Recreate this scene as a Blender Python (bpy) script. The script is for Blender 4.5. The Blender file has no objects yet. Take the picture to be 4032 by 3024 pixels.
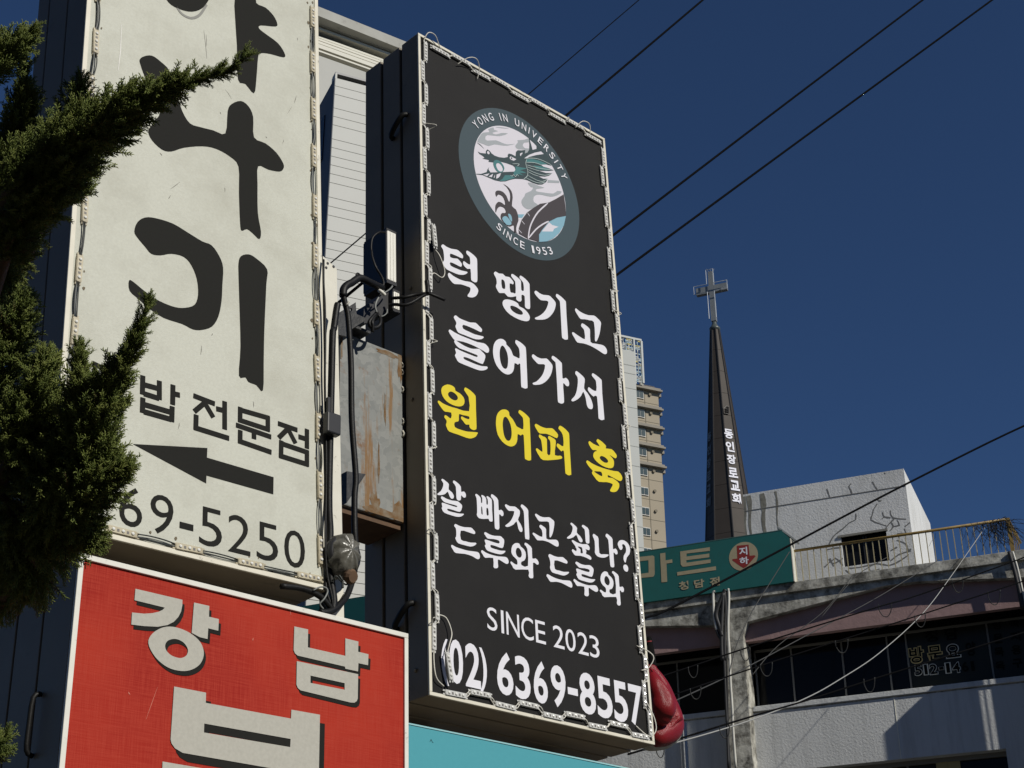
import bpy, bmesh, math, random
import numpy as np
from mathutils import Vector, Matrix
from mathutils.geometry import tessellate_polygon
rnd = random.Random(7)
SC = bpy.context.scene
COL = SC.collection

# ------------------------------------------------------------------ camera, sky, sun, exposure
F_PX, CX, CY = 6227.0, 2016.0, 1512.0            # focal length and centre in photograph pixels (4032 x 3024)
PITCH, ROLL = math.radians(27.26), math.radians(0.41)
EYE = Vector((0, 0, 1.6))
_r0 = Vector((1, 0, 0)); CD = Vector((0, math.cos(PITCH), math.sin(PITCH))); _u0 = _r0.cross(CD)
CR = _r0 * math.cos(ROLL) - _u0 * math.sin(ROLL)
CU = _r0 * math.sin(ROLL) + _u0 * math.cos(ROLL)
cam = bpy.data.cameras.new('camera'); cam.sensor_width = 36.0; cam.lens = F_PX / 4032 * 36
cam.clip_start = 0.05; cam.clip_end = 3000
cam_o = bpy.data.objects.new('camera', cam); COL.objects.link(cam_o)
cam_o.matrix_world = Matrix((( CR.x, CU.x, -CD.x, EYE.x), (CR.y, CU.y, -CD.y, EYE.y), (CR.z, CU.z, -CD.z, EYE.z), (0, 0, 0, 1)))
SC.camera = cam_o

SUN_AZ, SUN_EL = math.radians(41), math.radians(36)   # azimuth measured from +x towards -y
TO_SUN = Vector((math.cos(SUN_AZ) * math.cos(SUN_EL), -math.sin(SUN_AZ) * math.cos(SUN_EL), math.sin(SUN_EL)))
world = bpy.data.worlds.new('World'); SC.world = world; world.use_nodes = True
wn = world.node_tree; bg = wn.nodes['Background']
sky = wn.nodes.new('ShaderNodeTexSky'); sky.sky_type = 'NISHITA'; sky.sun_disc = False
sky.sun_elevation = SUN_EL; sky.sun_rotation = math.radians(90) + SUN_AZ
sky.altitude = 2500; sky.air_density = 1.0; sky.dust_density = 0.0; sky.ozone_density = 9.3
wn.links.new(sky.outputs[0], bg.inputs[0]); bg.inputs[1].default_value = 0.072
sun = bpy.data.lights.new('sun', 'SUN'); sun.energy = 5.0; sun.angle = math.radians(0.5); sun.color = (1.0, 0.955, 0.87)
sun_o = bpy.data.objects.new('sun', sun); COL.objects.link(sun_o)
sun_o.rotation_euler = TO_SUN.to_track_quat('Z', 'Y').to_euler()
vs = SC.view_settings; vs.view_transform = 'Standard'; vs.look = 'None'; vs.exposure = -0.42; vs.gamma = 1.0; vs.use_curve_mapping = False
SC.cycles.max_bounces = 8; SC.cycles.transparent_max_bounces = 12

# ------------------------------------------------------------------ helpers
def ray(x, y):
    return CD + CR * ((x - CX) / F_PX) - CU * ((y - CY) / F_PX)
def P(x, y, d):                                   # the point seen at photograph pixel x, y at distance d along the view
    return EYE + ray(x, y) * d
class Frame:                                      # a local frame: origin, right u, up v, outward n
    def __init__(s, o, u, v, n): s.o, s.u, s.v, s.n = o, u, v, n
    def uv(s, x, y, w=0.0):
        d = ray(x, y); t = ((s.o + s.n * w - EYE).dot(s.n)) / d.dot(s.n)
        p = EYE + d * t - s.o
        return (p.dot(s.u), p.dot(s.v))
    def local(s, p):
        p = p - s.o; return Vector((p.dot(s.u), p.dot(s.v), p.dot(s.n)))
    def mat(s):
        return Matrix(((s.u.x, s.v.x, s.n.x, s.o.x), (s.u.y, s.v.y, s.n.y, s.o.y), (s.u.z, s.v.z, s.n.z, s.o.z), (0, 0, 0, 1)))
def sign_axes(yaw, lean, tilt):
    c, s = math.cos, math.sin
    u = Vector((c(yaw), s(yaw), 0)); v = Vector((0, 0, 1)); n = u.cross(v)
    v2 = v * c(tilt) + n * s(tilt)
    u3 = u * c(lean) + v2 * s(lean); v3 = v2 * c(lean) - u * s(lean)
    return u3, v3, u3.cross(v3)

class MB:                                         # collects shapes into one mesh
    def __init__(s): s.v, s.f, s.m = [], [], []; s.cur = 0
    def add(s, vs, fs, m=None):
        b = len(s.v); s.v += [tuple(p) for p in vs]
        for f in fs: s.f.append(tuple(i + b for i in f)); s.m.append(s.cur if m is None else m)
        return s
    def box(s, a, b, m=None):
        (x0, y0, z0), (x1, y1, z1) = a, b
        if x0 > x1: x0, x1 = x1, x0
        if y0 > y1: y0, y1 = y1, y0
        if z0 > z1: z0, z1 = z1, z0
        return s.add([(x0,y0,z0),(x1,y0,z0),(x1,y1,z0),(x0,y1,z0),(x0,y0,z1),(x1,y0,z1),(x1,y1,z1),(x0,y1,z1)],
              [(0,3,2,1),(4,5,6,7),(0,1,5,4),(1,2,6,5),(2,3,7,6),(3,0,4,7)], m)
    def obox(s, c, ax, ay, az, m=None):           # box by centre and half axes
        c, ax, ay, az = map(Vector, (c, ax, ay, az))
        vs = [c + ax*i + ay*j + az*k for k in (-1,1) for j in (-1,1) for i in (-1,1)]
        return s.add(vs, [(0,2,3,1),(4,5,7,6),(0,1,5,4),(1,3,7,5),(3,2,6,7),(2,0,4,6)], m)
    def flat(s, loops, z, m=None, axis='z'):      # flat polygon with holes
        loops = [orient(l, i == 0) for i, l in enumerate(loops)]
        pts = [p for l in loops for p in l]
        tr = tessellate_polygon([[Vector((p[0], p[1], 0)) for p in l] for l in loops])
        vs = [pt3(p, z, axis) for p in pts]; fs = []
        for t in tr:
            a, b, c = (Vector(pts[i]) for i in t)
            ar = (b - a).cross(c - a) if False else (b.x-a.x)*(c.y-a.y)-(b.y-a.y)*(c.x-a.x)
            up = ar > 0
            if axis == 'y': up = not up
            fs.append(tuple(t) if up else tuple(reversed(t)))
        return s.add(vs, fs, m)
    def prism(s, loops, z0, z1, m=None, axis='z'):  # extruded polygon with holes; axis z: (x, y) outline; axis y: (x, z) outline
        loops = [orient(l, i == 0) for i, l in enumerate(loops)]
        s.flat(loops, max(z0, z1) if axis == 'z' else min(z0, z1), m, axis)
        k = len(s.f); s.flat(loops, min(z0, z1) if axis == 'z' else max(z0, z1), m, axis)
        for i in range(k, len(s.f)): s.f[i] = tuple(reversed(s.f[i]))
        for l in loops:
            n = len(l); vs = [pt3(p, z0, axis) for p in l] + [pt3(p, z1, axis) for p in l]
            fs = [(i, (i+1) % n, n + (i+1) % n, n + i) for i in range(n)]
            flip = (z1 < z0) if axis == 'z' else (z1 > z0)
            if flip: fs = [tuple(reversed(f)) for f in fs]
            s.add(vs, fs, m)
        return s
    def tube(s, pts, r, seg=6, m=None, cap=True, rs=None):
        pts = [Vector(p) for p in pts]; n = len(pts)
        if n < 2: return s
        t0 = (pts[1] - pts[0]).normalized(); a = t0.orthogonal().normalized(); vs = []
        for i, p in enumerate(pts):
            t = (pts[min(i+1, n-1)] - pts[max(i-1, 0)])
            if t.length < 1e-9: t = t0
            t = t.normalized(); a = (a - t * a.dot(t))
            a = a.normalized() if a.length > 1e-6 else t.orthogonal().normalized()
            b = t.cross(a); rr = rs[i] if rs else r
            for k in range(seg):
                q = 2 * math.pi * k / seg; vs.append(p + a * (rr * math.cos(q)) + b * (rr * math.sin(q)))
        fs = [(i*seg+k, i*seg+(k+1) % seg, (i+1)*seg+(k+1) % seg, (i+1)*seg+k) for i in range(n-1) for k in range(seg)]
        if cap: fs += [tuple(reversed(range(seg))), tuple(range((n-1)*seg, n*seg))]
        return s.add(vs, fs, m)
    def lathe(s, prof, c, ax, seg=16, m=None):    # profile [(radius, height)] about axis ax through c
        c, ax = Vector(c), Vector(ax).normalized(); a = ax.orthogonal().normalized(); b = ax.cross(a); vs = []
        for r, h in prof:
            for k in range(seg):
                q = 2*math.pi*k/seg; vs.append(c + ax*h + a*(r*math.cos(q)) + b*(r*math.sin(q)))
        n = len(prof)
        fs = [(i*seg+k, i*seg+(k+1) % seg, (i+1)*seg+(k+1) % seg, (i+1)*seg+k) for i in range(n-1) for k in range(seg)]
        fs += [tuple(reversed(range(seg))), tuple(range((n-1)*seg, n*seg))]
        return s.add(vs, fs, m)
    def mesh(s, name, mats, smooth=False):
        me = bpy.data.meshes.new(name); me.from_pydata(s.v, [], s.f)
        for m in (mats if isinstance(mats, (list, tuple)) else [mats]): me.materials.append(m)
        if me.polygons:
            me.polygons.foreach_set('material_index', s.m)
            if smooth: me.polygons.foreach_set('use_smooth', [True] * len(me.polygons))
        me.update(); return me
    def build(s, name, mats, parent=None, smooth=False, bevel=0.0):
        return link(name, s.mesh(name, mats, smooth), parent, bevel)
def orient(l, ccw):
    a = sum(l[i-1][0]*l[i][1] - l[i][0]*l[i-1][1] for i in range(len(l)))
    return list(l) if (a > 0) == ccw else list(reversed(l))
def pt3(p, z, axis): return (p[0], p[1], z) if axis == 'z' else (p[0], z, p[1])
def link(name, me, parent=None, bevel=0.0):
    o = bpy.data.objects.new(name, me); COL.objects.link(o)
    if parent is not None: o.parent = parent
    if bevel:
        b = o.modifiers.new('bevel', 'BEVEL'); b.width = bevel; b.segments = 2; b.limit_method = 'ANGLE'; b.harden_normals = False
    return o
def tag(o, label, cat, group=None):
    o['label'] = label; o['category'] = cat
    if group: o['group'] = group
    return o
def empty(name, m=None):
    o = bpy.data.objects.new(name, None); COL.objects.link(o); o.empty_display_size = 0.1
    if m is not None: o.matrix_world = m
    return o
def struct(o): o['kind'] = 'structure'; return o
def smooth_loop(l, k=3):                          # closed Catmull-Rom
    out = []; n = len(l)
    for i in range(n):
        p0, p1, p2, p3 = (l[(i+j) % n] for j in (-1, 0, 1, 2))
        for q in range(k):
            t = q / k
            out.append(tuple(0.5*((2*p1[c]) + (-p0[c]+p2[c])*t + (2*p0[c]-5*p1[c]+4*p2[c]-p3[c])*t*t + (-p0[c]+3*p1[c]-3*p2[c]+p3[c])*t**3) for c in (0, 1)))
    return out
def smooth_path(l, k=4):
    l = [tuple(p) for p in l]; n = len(l); D = len(l[0]); out = []
    for i in range(n-1):
        p0, p1, p2, p3 = l[max(i-1, 0)], l[i], l[i+1], l[min(i+2, n-1)]
        for q in range(k):
            t = q / k
            out.append(tuple(0.5*((2*p1[c]) + (-p0[c]+p2[c])*t + (2*p0[c]-5*p1[c]+4*p2[c]-p3[c])*t*t + (-p0[c]+3*p1[c]-3*p2[c]+p3[c])*t**3) for c in range(D)))
    out.append(l[-1]); return out
def bar_loop(pts, w):                             # outline of an open polyline of width w
    pts = [Vector(p) for p in pts]; n = len(pts); L, R_ = [], []
    for i, p in enumerate(pts):
        d = (pts[min(i+1, n-1)] - pts[max(i-1, 0)]).normalized(); nn = Vector((-d.y, d.x)); ww = w[i] if isinstance(w, (list, tuple)) else w
        if 0 < i < n-1:
            d1 = (p - pts[i-1]).normalized(); ww = ww / max(0.5, abs(nn.dot(Vector((-d1.y, d1.x)))))
        L.append(tuple(p + nn * ww / 2)); R_.append(tuple(p - nn * ww / 2))
    return L + R_[::-1]
_glyph = {}
def glyph(ch, off=0.0):                           # outline mesh of a printed character from the built-in font
    k = (ch, off)
    if k not in _glyph:
        c = bpy.data.curves.new('g', 'FONT'); c.body = ch; c.offset = off; c.resolution_u = 4
        o = bpy.data.objects.new('g', c); COL.objects.link(o)
        bpy.context.view_layer.update()
        me = o.evaluated_get(bpy.context.evaluated_depsgraph_get()).to_mesh()
        vs = [(v.co.x, v.co.y) for v in me.vertices]; fs = [tuple(p.vertices) for p in me.polygons]
        o.evaluated_get(bpy.context.evaluated_depsgraph_get()).to_mesh_clear()
        bpy.data.objects.remove(o); bpy.data.curves.remove(c)
        _glyph[k] = (vs, fs)
    return _glyph[k]
def glyph_box(ch, x0, x1, y0, y1, off=0.0):       # character fitted to a box
    vs, fs = glyph(ch, off); xs = [v[0] for v in vs]; ys = [v[1] for v in vs]
    sx = (x1-x0)/(max(xs)-min(xs)); sy = (y1-y0)/(max(ys)-min(ys)); mx, my = min(xs), min(ys)
    return [(x0+(v[0]-mx)*sx, y0+(v[1]-my)*sy) for v in vs], fs

# ------------------------------------------------------------------ materials
def mat(name, col, rough=0.6, metal=0.0, var=0.0, vscale=8.0, dark=None, stain=0.0, sscale=3.0, stain_col=(0.03, 0.028, 0.022), streak=0.0,
        bump=0.0, bscale=60.0, spec=0.5, coat=0.0, stain_lo=0.52, stain_hi=0.72):
    m = bpy.data.materials.new(name); m.use_nodes = True; nt = m.node_tree; b = nt.nodes['Principled BSDF']
    b.inputs['Roughness'].default_value = rough; b.inputs['Metallic'].default_value = metal
    b.inputs['Specular IOR Level'].default_value = spec; b.inputs['Coat Weight'].default_value = coat
    b.inputs['Base Color'].default_value = (*col, 1)
    N, L = nt.nodes.new, nt.links.new
    if not (var or stain or bump or streak): return m
    tc = N('ShaderNodeTexCoord'); src = None
    def noise(scale, detail=6, rgh=0.6, sc=(1, 1, 1)):
        mp = N('ShaderNodeMapping'); mp.inputs['Scale'].default_value = sc; L(tc.outputs['Object'], mp.inputs[0])
        n = N('ShaderNodeTexNoise'); n.inputs['Scale'].default_value = scale; n.inputs['Detail'].default_value = detail
        n.inputs['Roughness'].default_value = rgh; L(mp.outputs[0], n.inputs[0]); return n
    def mix(fac, a, bcol):
        x = N('ShaderNodeMix'); x.data_type = 'RGBA'; L(fac, x.inputs[0])
        if isinstance(a, tuple): x.inputs[6].default_value = (*a, 1)
        else: L(a, x.inputs[6])
        x.inputs[7].default_value = (*bcol, 1); return x.outputs[2]
    def ramp(o, lo, hi, amt):
        r = N('ShaderNodeMapRange'); L(o, r.inputs[0]); r.inputs[1].default_value = lo; r.inputs[2].default_value = hi
        r.inputs[3].default_value = 0; r.inputs[4].default_value = amt; return r.outputs[0]
    cur = tuple(col)
    if var:
        dk = dark or tuple(c*0.55 for c in col); cur = mix(ramp(noise(vscale).outputs[0], 0.35, 0.7, var), cur, dk)
    if stain: cur = mix(ramp(noise(sscale, 8, 0.7).outputs[0], stain_lo, stain_hi, stain), cur, stain_col)
    if streak: cur = mix(ramp(noise(6.0, 6, 0.7, (1, 1, 0.08)).outputs[0], 0.48, 0.75, streak), cur, stain_col)
    if not isinstance(cur, tuple): L(cur, b.inputs['Base Color'])
    if bump:
        n = noise(bscale, 4, 0.65); bp = N('ShaderNodeBump'); bp.inputs['Strength'].default_value = min(1.0, bump); bp.inputs['Distance'].default_value = 0.01 * max(1.0, bump)
        L(n.outputs[0], bp.inputs['Height']); L(bp.outputs[0], b.inputs['Normal'])
    return m
M = {}
# ------------------------------------------------------------------ lettering outlines (read off the sign faces, region origin and scale given with each block)
def S(t): return [tuple(float(c) for c in p.split(',')) for p in t.split()]
def G(t): return [[S(l) for l in sh.split('|')] for sh in t.split('/')]    # shapes split by '/', holes after '|'
BLACK_WHITE = [  # (ox, oy, scale, [letter, ...])
 (1710, 940, 380/1659, [
  '115,130 145,97 200,135 290,175 385,190 440,230 490,290 480,340 400,305 340,280 272,258 272,318 340,340 395,345 440,390 472,440 455,485 380,450 275,405 278,465 380,515 470,550 560,570 560,595 500,622 410,615 320,580 215,530 165,470 145,405 162,380 165,320 155,220 140,175 / 545,225 565,207 640,255 715,325 733,380 735,500 738,700 725,745 690,750 640,720 628,680 620,525 570,522 515,475 490,425 505,387 560,425 612,445 612,360 600,310 555,265 / 230,615 255,588 320,640 420,695 520,730 610,745 680,785 745,865 748,920 715,985 650,1012 580,1000 570,970 605,920 618,850 560,820 450,785 345,780 290,735 245,670',
  '1020,600 1048,565 1110,600 1175,605 1220,650 1285,660 1330,705 1360,750 1348,787 1292,770 1305,915 1350,930 1395,935 1390,760 1375,720 1325,655 1320,620 1340,607 1400,645 1470,705 1488,750 1492,880 1535,893 1530,780 1510,735 1465,680 1465,650 1485,637 1560,690 1625,765 1635,820 1640,1000 1645,1180 1625,1210 1585,1200 1555,1160 1550,990 1495,970 1498,1050 1480,1080 1440,1075 1405,1040 1405,990 1340,1003 1260,995 1205,935 1120,935 1080,880 1055,820 1070,770 1065,700 1045,650 | 1150,705 1195,720 1212,770 1215,860 1162,845 / 1170,1100 1195,1055 1260,1045 1360,1070 1435,1115 1458,1165 1530,1200 1605,1275 1640,1350 1620,1410 1550,1418 1430,1380 1300,1305 1220,1225 1180,1155 | 1300,1170 1335,1152 1420,1185 1500,1245 1520,1290 1490,1310 1410,1290 1330,1235']),
 (2050, 1060, 370/1659, [
  '240,405 268,380 330,425 400,455 495,465 550,510 612,585 612,660 580,750 510,840 430,885 340,893 265,888 250,860 320,830 400,770 455,690 487,578 430,555 355,548 300,500 255,445 / 620,460 635,437 710,485 780,555 797,600 805,800 832,1200 820,1240 780,1245 740,1220 725,1180 710,900 692,600 675,550 625,490',
  '957,715 975,692 1030,740 1110,785 1200,815 1290,820 1345,860 1412,935 1410,1010 1390,1140 1355,1240 1330,1278 1308,1255 1308,1150 1290,935 1220,905 1130,885 1055,880 1010,820 970,755 / 1065,985 1085,957 1150,995 1210,1050 1222,1100 1230,1285 1310,1315 1420,1335 1480,1365 1520,1430 1515,1490 1480,1502 1430,1475 1340,1415 1220,1350 1100,1310 1000,1295 950,1220 905,1140 920,1112 970,1145 1060,1205 1130,1235 1125,1120 1110,1060 1070,1015']),
 (1740, 1220, 370/1659, [
  '205,135 240,98 300,145 400,190 500,225 590,230 650,285 705,345 688,395 600,355 500,310 370,265 372,335 470,385 580,435 720,470 730,495 690,520 600,522 500,490 390,445 290,405 255,350 235,290 250,255 245,210 / 115,380 140,350 220,400 330,455 480,515 620,570 735,592 790,630 828,690 822,750 780,758 720,720 620,665 500,610 370,565 265,545 215,530 160,460 / 212,560 235,535 270,560 380,630 480,675 560,692 650,690 700,735 760,800 755,870 725,945 700,955 600,915 480,860 385,833 388,872 480,915 600,965 700,995 790,1002 803,1030 770,1060 700,1073 620,1060 480,1005 300,930 255,870 225,805 245,770 240,730 228,700 245,680 300,710 400,755 500,795 610,835 622,805 540,770 400,715 310,680 250,630',
  '900,700 915,610 960,540 1030,512 1090,530 1130,575 1135,615 1190,670 1230,740 1255,808 1310,835 1368,855 1365,720 1345,660 1295,590 1295,550 1310,535 1390,580 1460,645 1480,700 1490,900 1508,1340 1500,1380 1465,1392 1415,1370 1395,1330 1380,962 1340,970 1280,940 1270,1030 1245,1100 1190,1140 1120,1135 1040,1080 960,980 915,860 900,770 | 1015,760 1030,670 1060,632 1100,660 1145,750 1165,860 1160,980 1140,1035 1100,1040 1055,990 1025,890']),
 (2060, 1360, 370/1659, [
  '150,185 175,158 240,205 320,235 405,232 450,270 510,345 512,420 480,530 410,625 330,680 250,697 180,695 165,665 230,640 310,560 360,470 383,350 330,332 265,330 210,280 160,220 / 500,210 520,185 590,230 665,300 682,350 690,580 745,572 790,610 808,670 798,720 755,715 702,668 712,860 718,990 705,1020 670,1030 625,1010 608,970 595,700 570,330 555,290 505,240',
  '917,480 935,453 1000,500 1075,575 1083,640 1072,760 1130,840 1190,940 1225,1050 1222,1110 1195,1128 1150,1110 1120,1050 1100,930 1058,820 1020,890 960,950 880,990 848,975 860,945 910,890 945,790 962,650 955,560 920,510 / 1210,515 1228,493 1300,540 1370,600 1385,650 1392,850 1428,1270 1420,1310 1380,1322 1335,1295 1325,1250 1300,905 1240,905 1180,850 1138,785 1155,738 1210,780 1288,805 1285,660 1270,610 1215,545']),
 (1700, 1870, 410/1659, [
  '150,85 168,63 220,100 270,150 265,230 320,280 350,340 340,375 310,380 280,340 252,268 210,305 150,322 95,320 88,300 140,260 175,190 180,130 / 335,110 350,90 410,130 460,190 465,270 510,265 540,310 535,358 500,360 465,325 462,390 435,410 400,395 388,340 380,190 340,130 / 143,365 160,342 230,380 320,410 405,420 445,450 480,490 470,550 440,590 350,565 250,538 255,572 350,600 440,618 503,620 500,640 460,665 400,668 310,645 200,605 165,560 155,525 165,510 155,455 175,445 260,475 390,515 392,492 300,465 200,435 160,395',
  '690,325 705,302 750,335 778,375 782,440 800,445 800,370 787,340 795,320 840,345 865,390 868,465 890,470 888,390 870,360 880,338 930,370 955,410 958,560 968,720 950,745 915,735 900,700 830,703 750,690 715,640 720,600 718,480 710,370 | 785,510 800,520 808,630 787,615 | 868,532 895,540 903,640 872,638 / 940,330 955,308 1010,345 1055,405 1062,560 1100,555 1135,590 1138,645 1110,658 1070,630 1075,840 1050,872 1015,860 1000,820 990,560 985,420 945,355',
  '1163,490 1180,468 1240,500 1320,505 1360,535 1400,575 1395,650 1370,715 1410,780 1442,860 1435,905 1405,905 1375,850 1348,742 1300,790 1230,825 1185,828 1170,805 1230,760 1280,690 1312,580 1230,575 1185,530 / 1415,495 1432,470 1490,510 1532,565 1535,650 1552,1000 1535,1028 1500,1022 1482,985 1470,700 1460,580 1420,515',
  '353,815 375,782 430,810 520,835 620,840 660,875 688,910 675,945 570,910 458,890 462,1032 540,1060 620,1080 700,1082 703,1105 670,1130 610,1142 520,1120 420,1090 385,1040 372,1005 385,985 388,920 380,850 / 305,1140 320,1115 380,1150 470,1180 580,1210 720,1228 755,1260 765,1310 745,1342 710,1338 640,1295 520,1258 380,1245 340,1200',
  '832,935 850,912 920,950 1000,972 1085,975 1120,1000 1150,1040 1145,1110 1120,1168 1030,1140 938,1115 942,1160 1030,1190 1100,1208 1165,1210 1165,1230 1130,1258 1080,1265 1000,1248 890,1210 855,1165 842,1125 858,1105 840,1050 855,1030 940,1060 1065,1095 1068,1048 980,1022 890,1015 850,965 / 783,1225 800,1200 860,1240 950,1275 1060,1300 1170,1308 1210,1340 1222,1390 1205,1418 1170,1412 1110,1375 1050,1350 1055,1460 1040,1485 1010,1488 980,1465 975,1325 850,1322 810,1270',
  '1265,1200 1280,1130 1330,1088 1390,1095 1412,1140 1450,1170 1490,1230 1495,1310 1470,1365 1425,1385 1428,1440 1530,1450 1520,1180 1475,1115 1490,1080 1550,1120 1592,1175 1598,1330 1650,1330 1690,1370 1700,1420 1670,1430 1610,1400 1615,1620 1600,1645 1565,1645 1540,1610 1535,1510 1330,1510 1280,1450 1250,1400 1265,1380 1310,1415 1360,1430 1355,1355 1300,1300 1270,1250 | 1335,1220 1350,1170 1385,1165 1420,1210 1432,1270 1415,1315 1380,1315 1348,1280']),
 (2090, 1990, 420/1659, [
  '62,150 80,130 140,170 210,188 280,185 325,215 362,255 355,350 335,440 305,497 288,485 288,400 280,265 210,250 130,248 90,195 / 130,325 150,302 200,335 235,375 238,515 310,535 390,535 425,570 430,625 410,642 370,630 280,575 180,545 100,543 60,490 25,445 40,425 90,455 175,492 170,390 140,350',
  '613,290 630,270 680,310 717,355 712,425 765,480 800,540 795,570 765,572 735,530 705,460 660,495 600,518 565,515 565,495 620,450 645,380 645,330 / 792,320 808,303 860,335 900,385 908,560 900,592 870,592 850,560 838,400 825,365 795,335 / 635,560 650,540 720,580 800,605 870,605 905,640 912,680 895,698 845,680 862,710 855,755 900,775 938,815 925,848 860,815 770,785 690,780 655,740 635,705 650,682 700,715 710,680 690,650 690,635 | 730,640 790,655 800,700 805,745 770,740 770,690 740,660',
  '960,465 975,443 1020,475 1050,520 1062,740 1130,760 1205,765 1195,790 1150,812 1090,812 1030,790 995,740 995,690 990,560 965,490 / 1160,465 1178,440 1230,480 1268,530 1275,680 1310,670 1340,705 1345,755 1315,762 1282,735 1295,930 1285,962 1250,960 1232,920 1215,700 1202,540 1165,490',
  '1355,630 1350,590 1375,550 1425,540 1480,565 1525,620 1542,690 1530,760 1490,810 1475,880 1460,888 1440,840 1445,780 1475,730 1478,670 1460,620 1430,602 1415,620 1425,650 1415,685 1385,690 / 1435,950 1455,922 1490,930 1512,975 1505,1025 1475,1030 1445,1000',
  '270,785 290,757 350,785 420,805 490,805 530,835 565,870 555,908 460,875 365,858 372,990 440,1015 510,1035 585,1035 585,1055 550,1080 500,1092 420,1070 335,1045 305,1000 295,960 302,930 298,870 285,820 / 240,1095 258,1070 320,1105 400,1140 500,1165 600,1172 635,1210 643,1260 625,1280 580,1262 480,1210 390,1188 305,1190 265,1135',
  '690,900 708,875 770,910 840,930 910,930 945,955 972,990 968,1050 945,1112 870,1090 790,1068 795,1105 870,1130 940,1148 995,1150 990,1170 960,1195 910,1200 830,1180 745,1150 715,1100 705,1070 718,1050 702,1000 718,982 790,1010 900,1040 905,1000 830,978 755,970 715,930 / 660,1170 675,1145 730,1185 810,1220 900,1245 990,1242 1030,1270 1045,1320 1025,1345 990,1338 930,1300 895,1285 900,1385 885,1412 855,1412 830,1385 828,1265 720,1255 685,1205',
  '1080,1140 1095,1070 1140,1028 1190,1040 1205,1080 1250,1120 1280,1180 1280,1250 1255,1300 1222,1310 1228,1365 1320,1370 1305,1115 1260,1050 1275,1022 1330,1060 1365,1110 1375,1265 1420,1262 1445,1300 1440,1345 1410,1348 1380,1325 1395,1520 1385,1555 1355,1555 1335,1520 1325,1425 1140,1428 1100,1370 1070,1330 1085,1312 1130,1345 1165,1352 1162,1285 1115,1240 1088,1190 | 1140,1150 1155,1105 1185,1105 1215,1150 1225,1205 1205,1245 1175,1235 1148,1200']),
]
BLACK_YELLOW = [
 (1700, 1490, 400/1659, [
  '152,200 175,135 250,100 330,120 375,160 385,205 455,245 515,310 533,380 510,440 440,460 340,435 240,375 175,290 | 262,250 300,215 360,235 415,290 420,340 380,362 320,340 275,295 / 95,390 115,365 180,410 280,455 400,490 605,538 602,340 590,290 530,200 530,170 548,150 630,200 700,270 715,320 718,500 728,790 715,835 680,845 635,825 612,790 608,755 555,755 510,700 475,655 485,622 540,650 605,668 603,622 500,600 442,585 440,670 425,705 370,720 375,798 470,840 580,870 740,882 740,910 710,955 640,982 560,970 430,920 285,870 245,810 228,760 240,720 235,680 203,640 215,600 260,625 310,655 315,560 215,545 160,490',
  '1045,720 1055,620 1090,550 1150,510 1220,515 1260,555 1265,605 1320,670 1365,750 1385,785 1440,815 1492,828 1490,680 1475,630 1415,565 1418,535 1435,518 1510,565 1585,640 1595,690 1605,900 1620,1290 1610,1335 1575,1342 1530,1320 1515,1280 1498,930 1450,935 1400,910 1395,1000 1370,1075 1310,1112 1240,1100 1150,1035 1075,920 1050,800 | 1155,730 1170,650 1200,628 1240,660 1285,760 1302,880 1295,970 1265,1018 1220,1010 1180,940 1160,830']),
 (2080, 1590, 400/1659, [
  '103,360 125,328 200,370 290,400 385,400 440,450 483,505 465,562 390,530 290,490 185,485 140,430 / 170,525 185,503 240,535 300,580 305,815 355,828 360,680 350,600 322,570 330,525 390,555 445,600 440,700 432,840 520,848 548,870 535,900 400,918 240,920 180,860 122,755 140,728 190,765 228,782 220,680 205,590 175,550 / 492,390 515,358 580,395 645,460 665,510 672,700 698,1120 690,1160 655,1170 615,1145 600,1100 578,775 540,780 495,735 460,690 475,648 520,675 570,693 568,560 545,475 495,415',
  '980,640 1000,610 1060,655 1165,697 1115,620 1115,595 1135,578 1200,620 1268,690 1262,730 1355,742 1410,795 1443,850 1420,893 1350,850 1280,828 1205,810 1150,790 1100,757 1050,755 1010,705 / 1058,840 1075,790 1130,770 1220,780 1310,830 1380,900 1398,970 1380,1040 1310,1052 1200,1010 1110,940 1065,880 | 1163,880 1190,852 1250,875 1298,925 1290,962 1240,960 1185,920 / 945,960 962,925 1030,970 1130,1020 1260,1065 1400,1100 1470,1110 1525,1180 1530,1235 1500,1262 1440,1240 1300,1165 1303,1205 1360,1210 1420,1245 1480,1305 1475,1380 1430,1435 1370,1442 1333,1425 1340,1395 1368,1345 1370,1310 1280,1280 1150,1275 1080,1200 1035,1130 1050,1095 1000,1040 | 1070,1105 1130,1105 1190,1115 1203,1185 1130,1150']),
]
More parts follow.
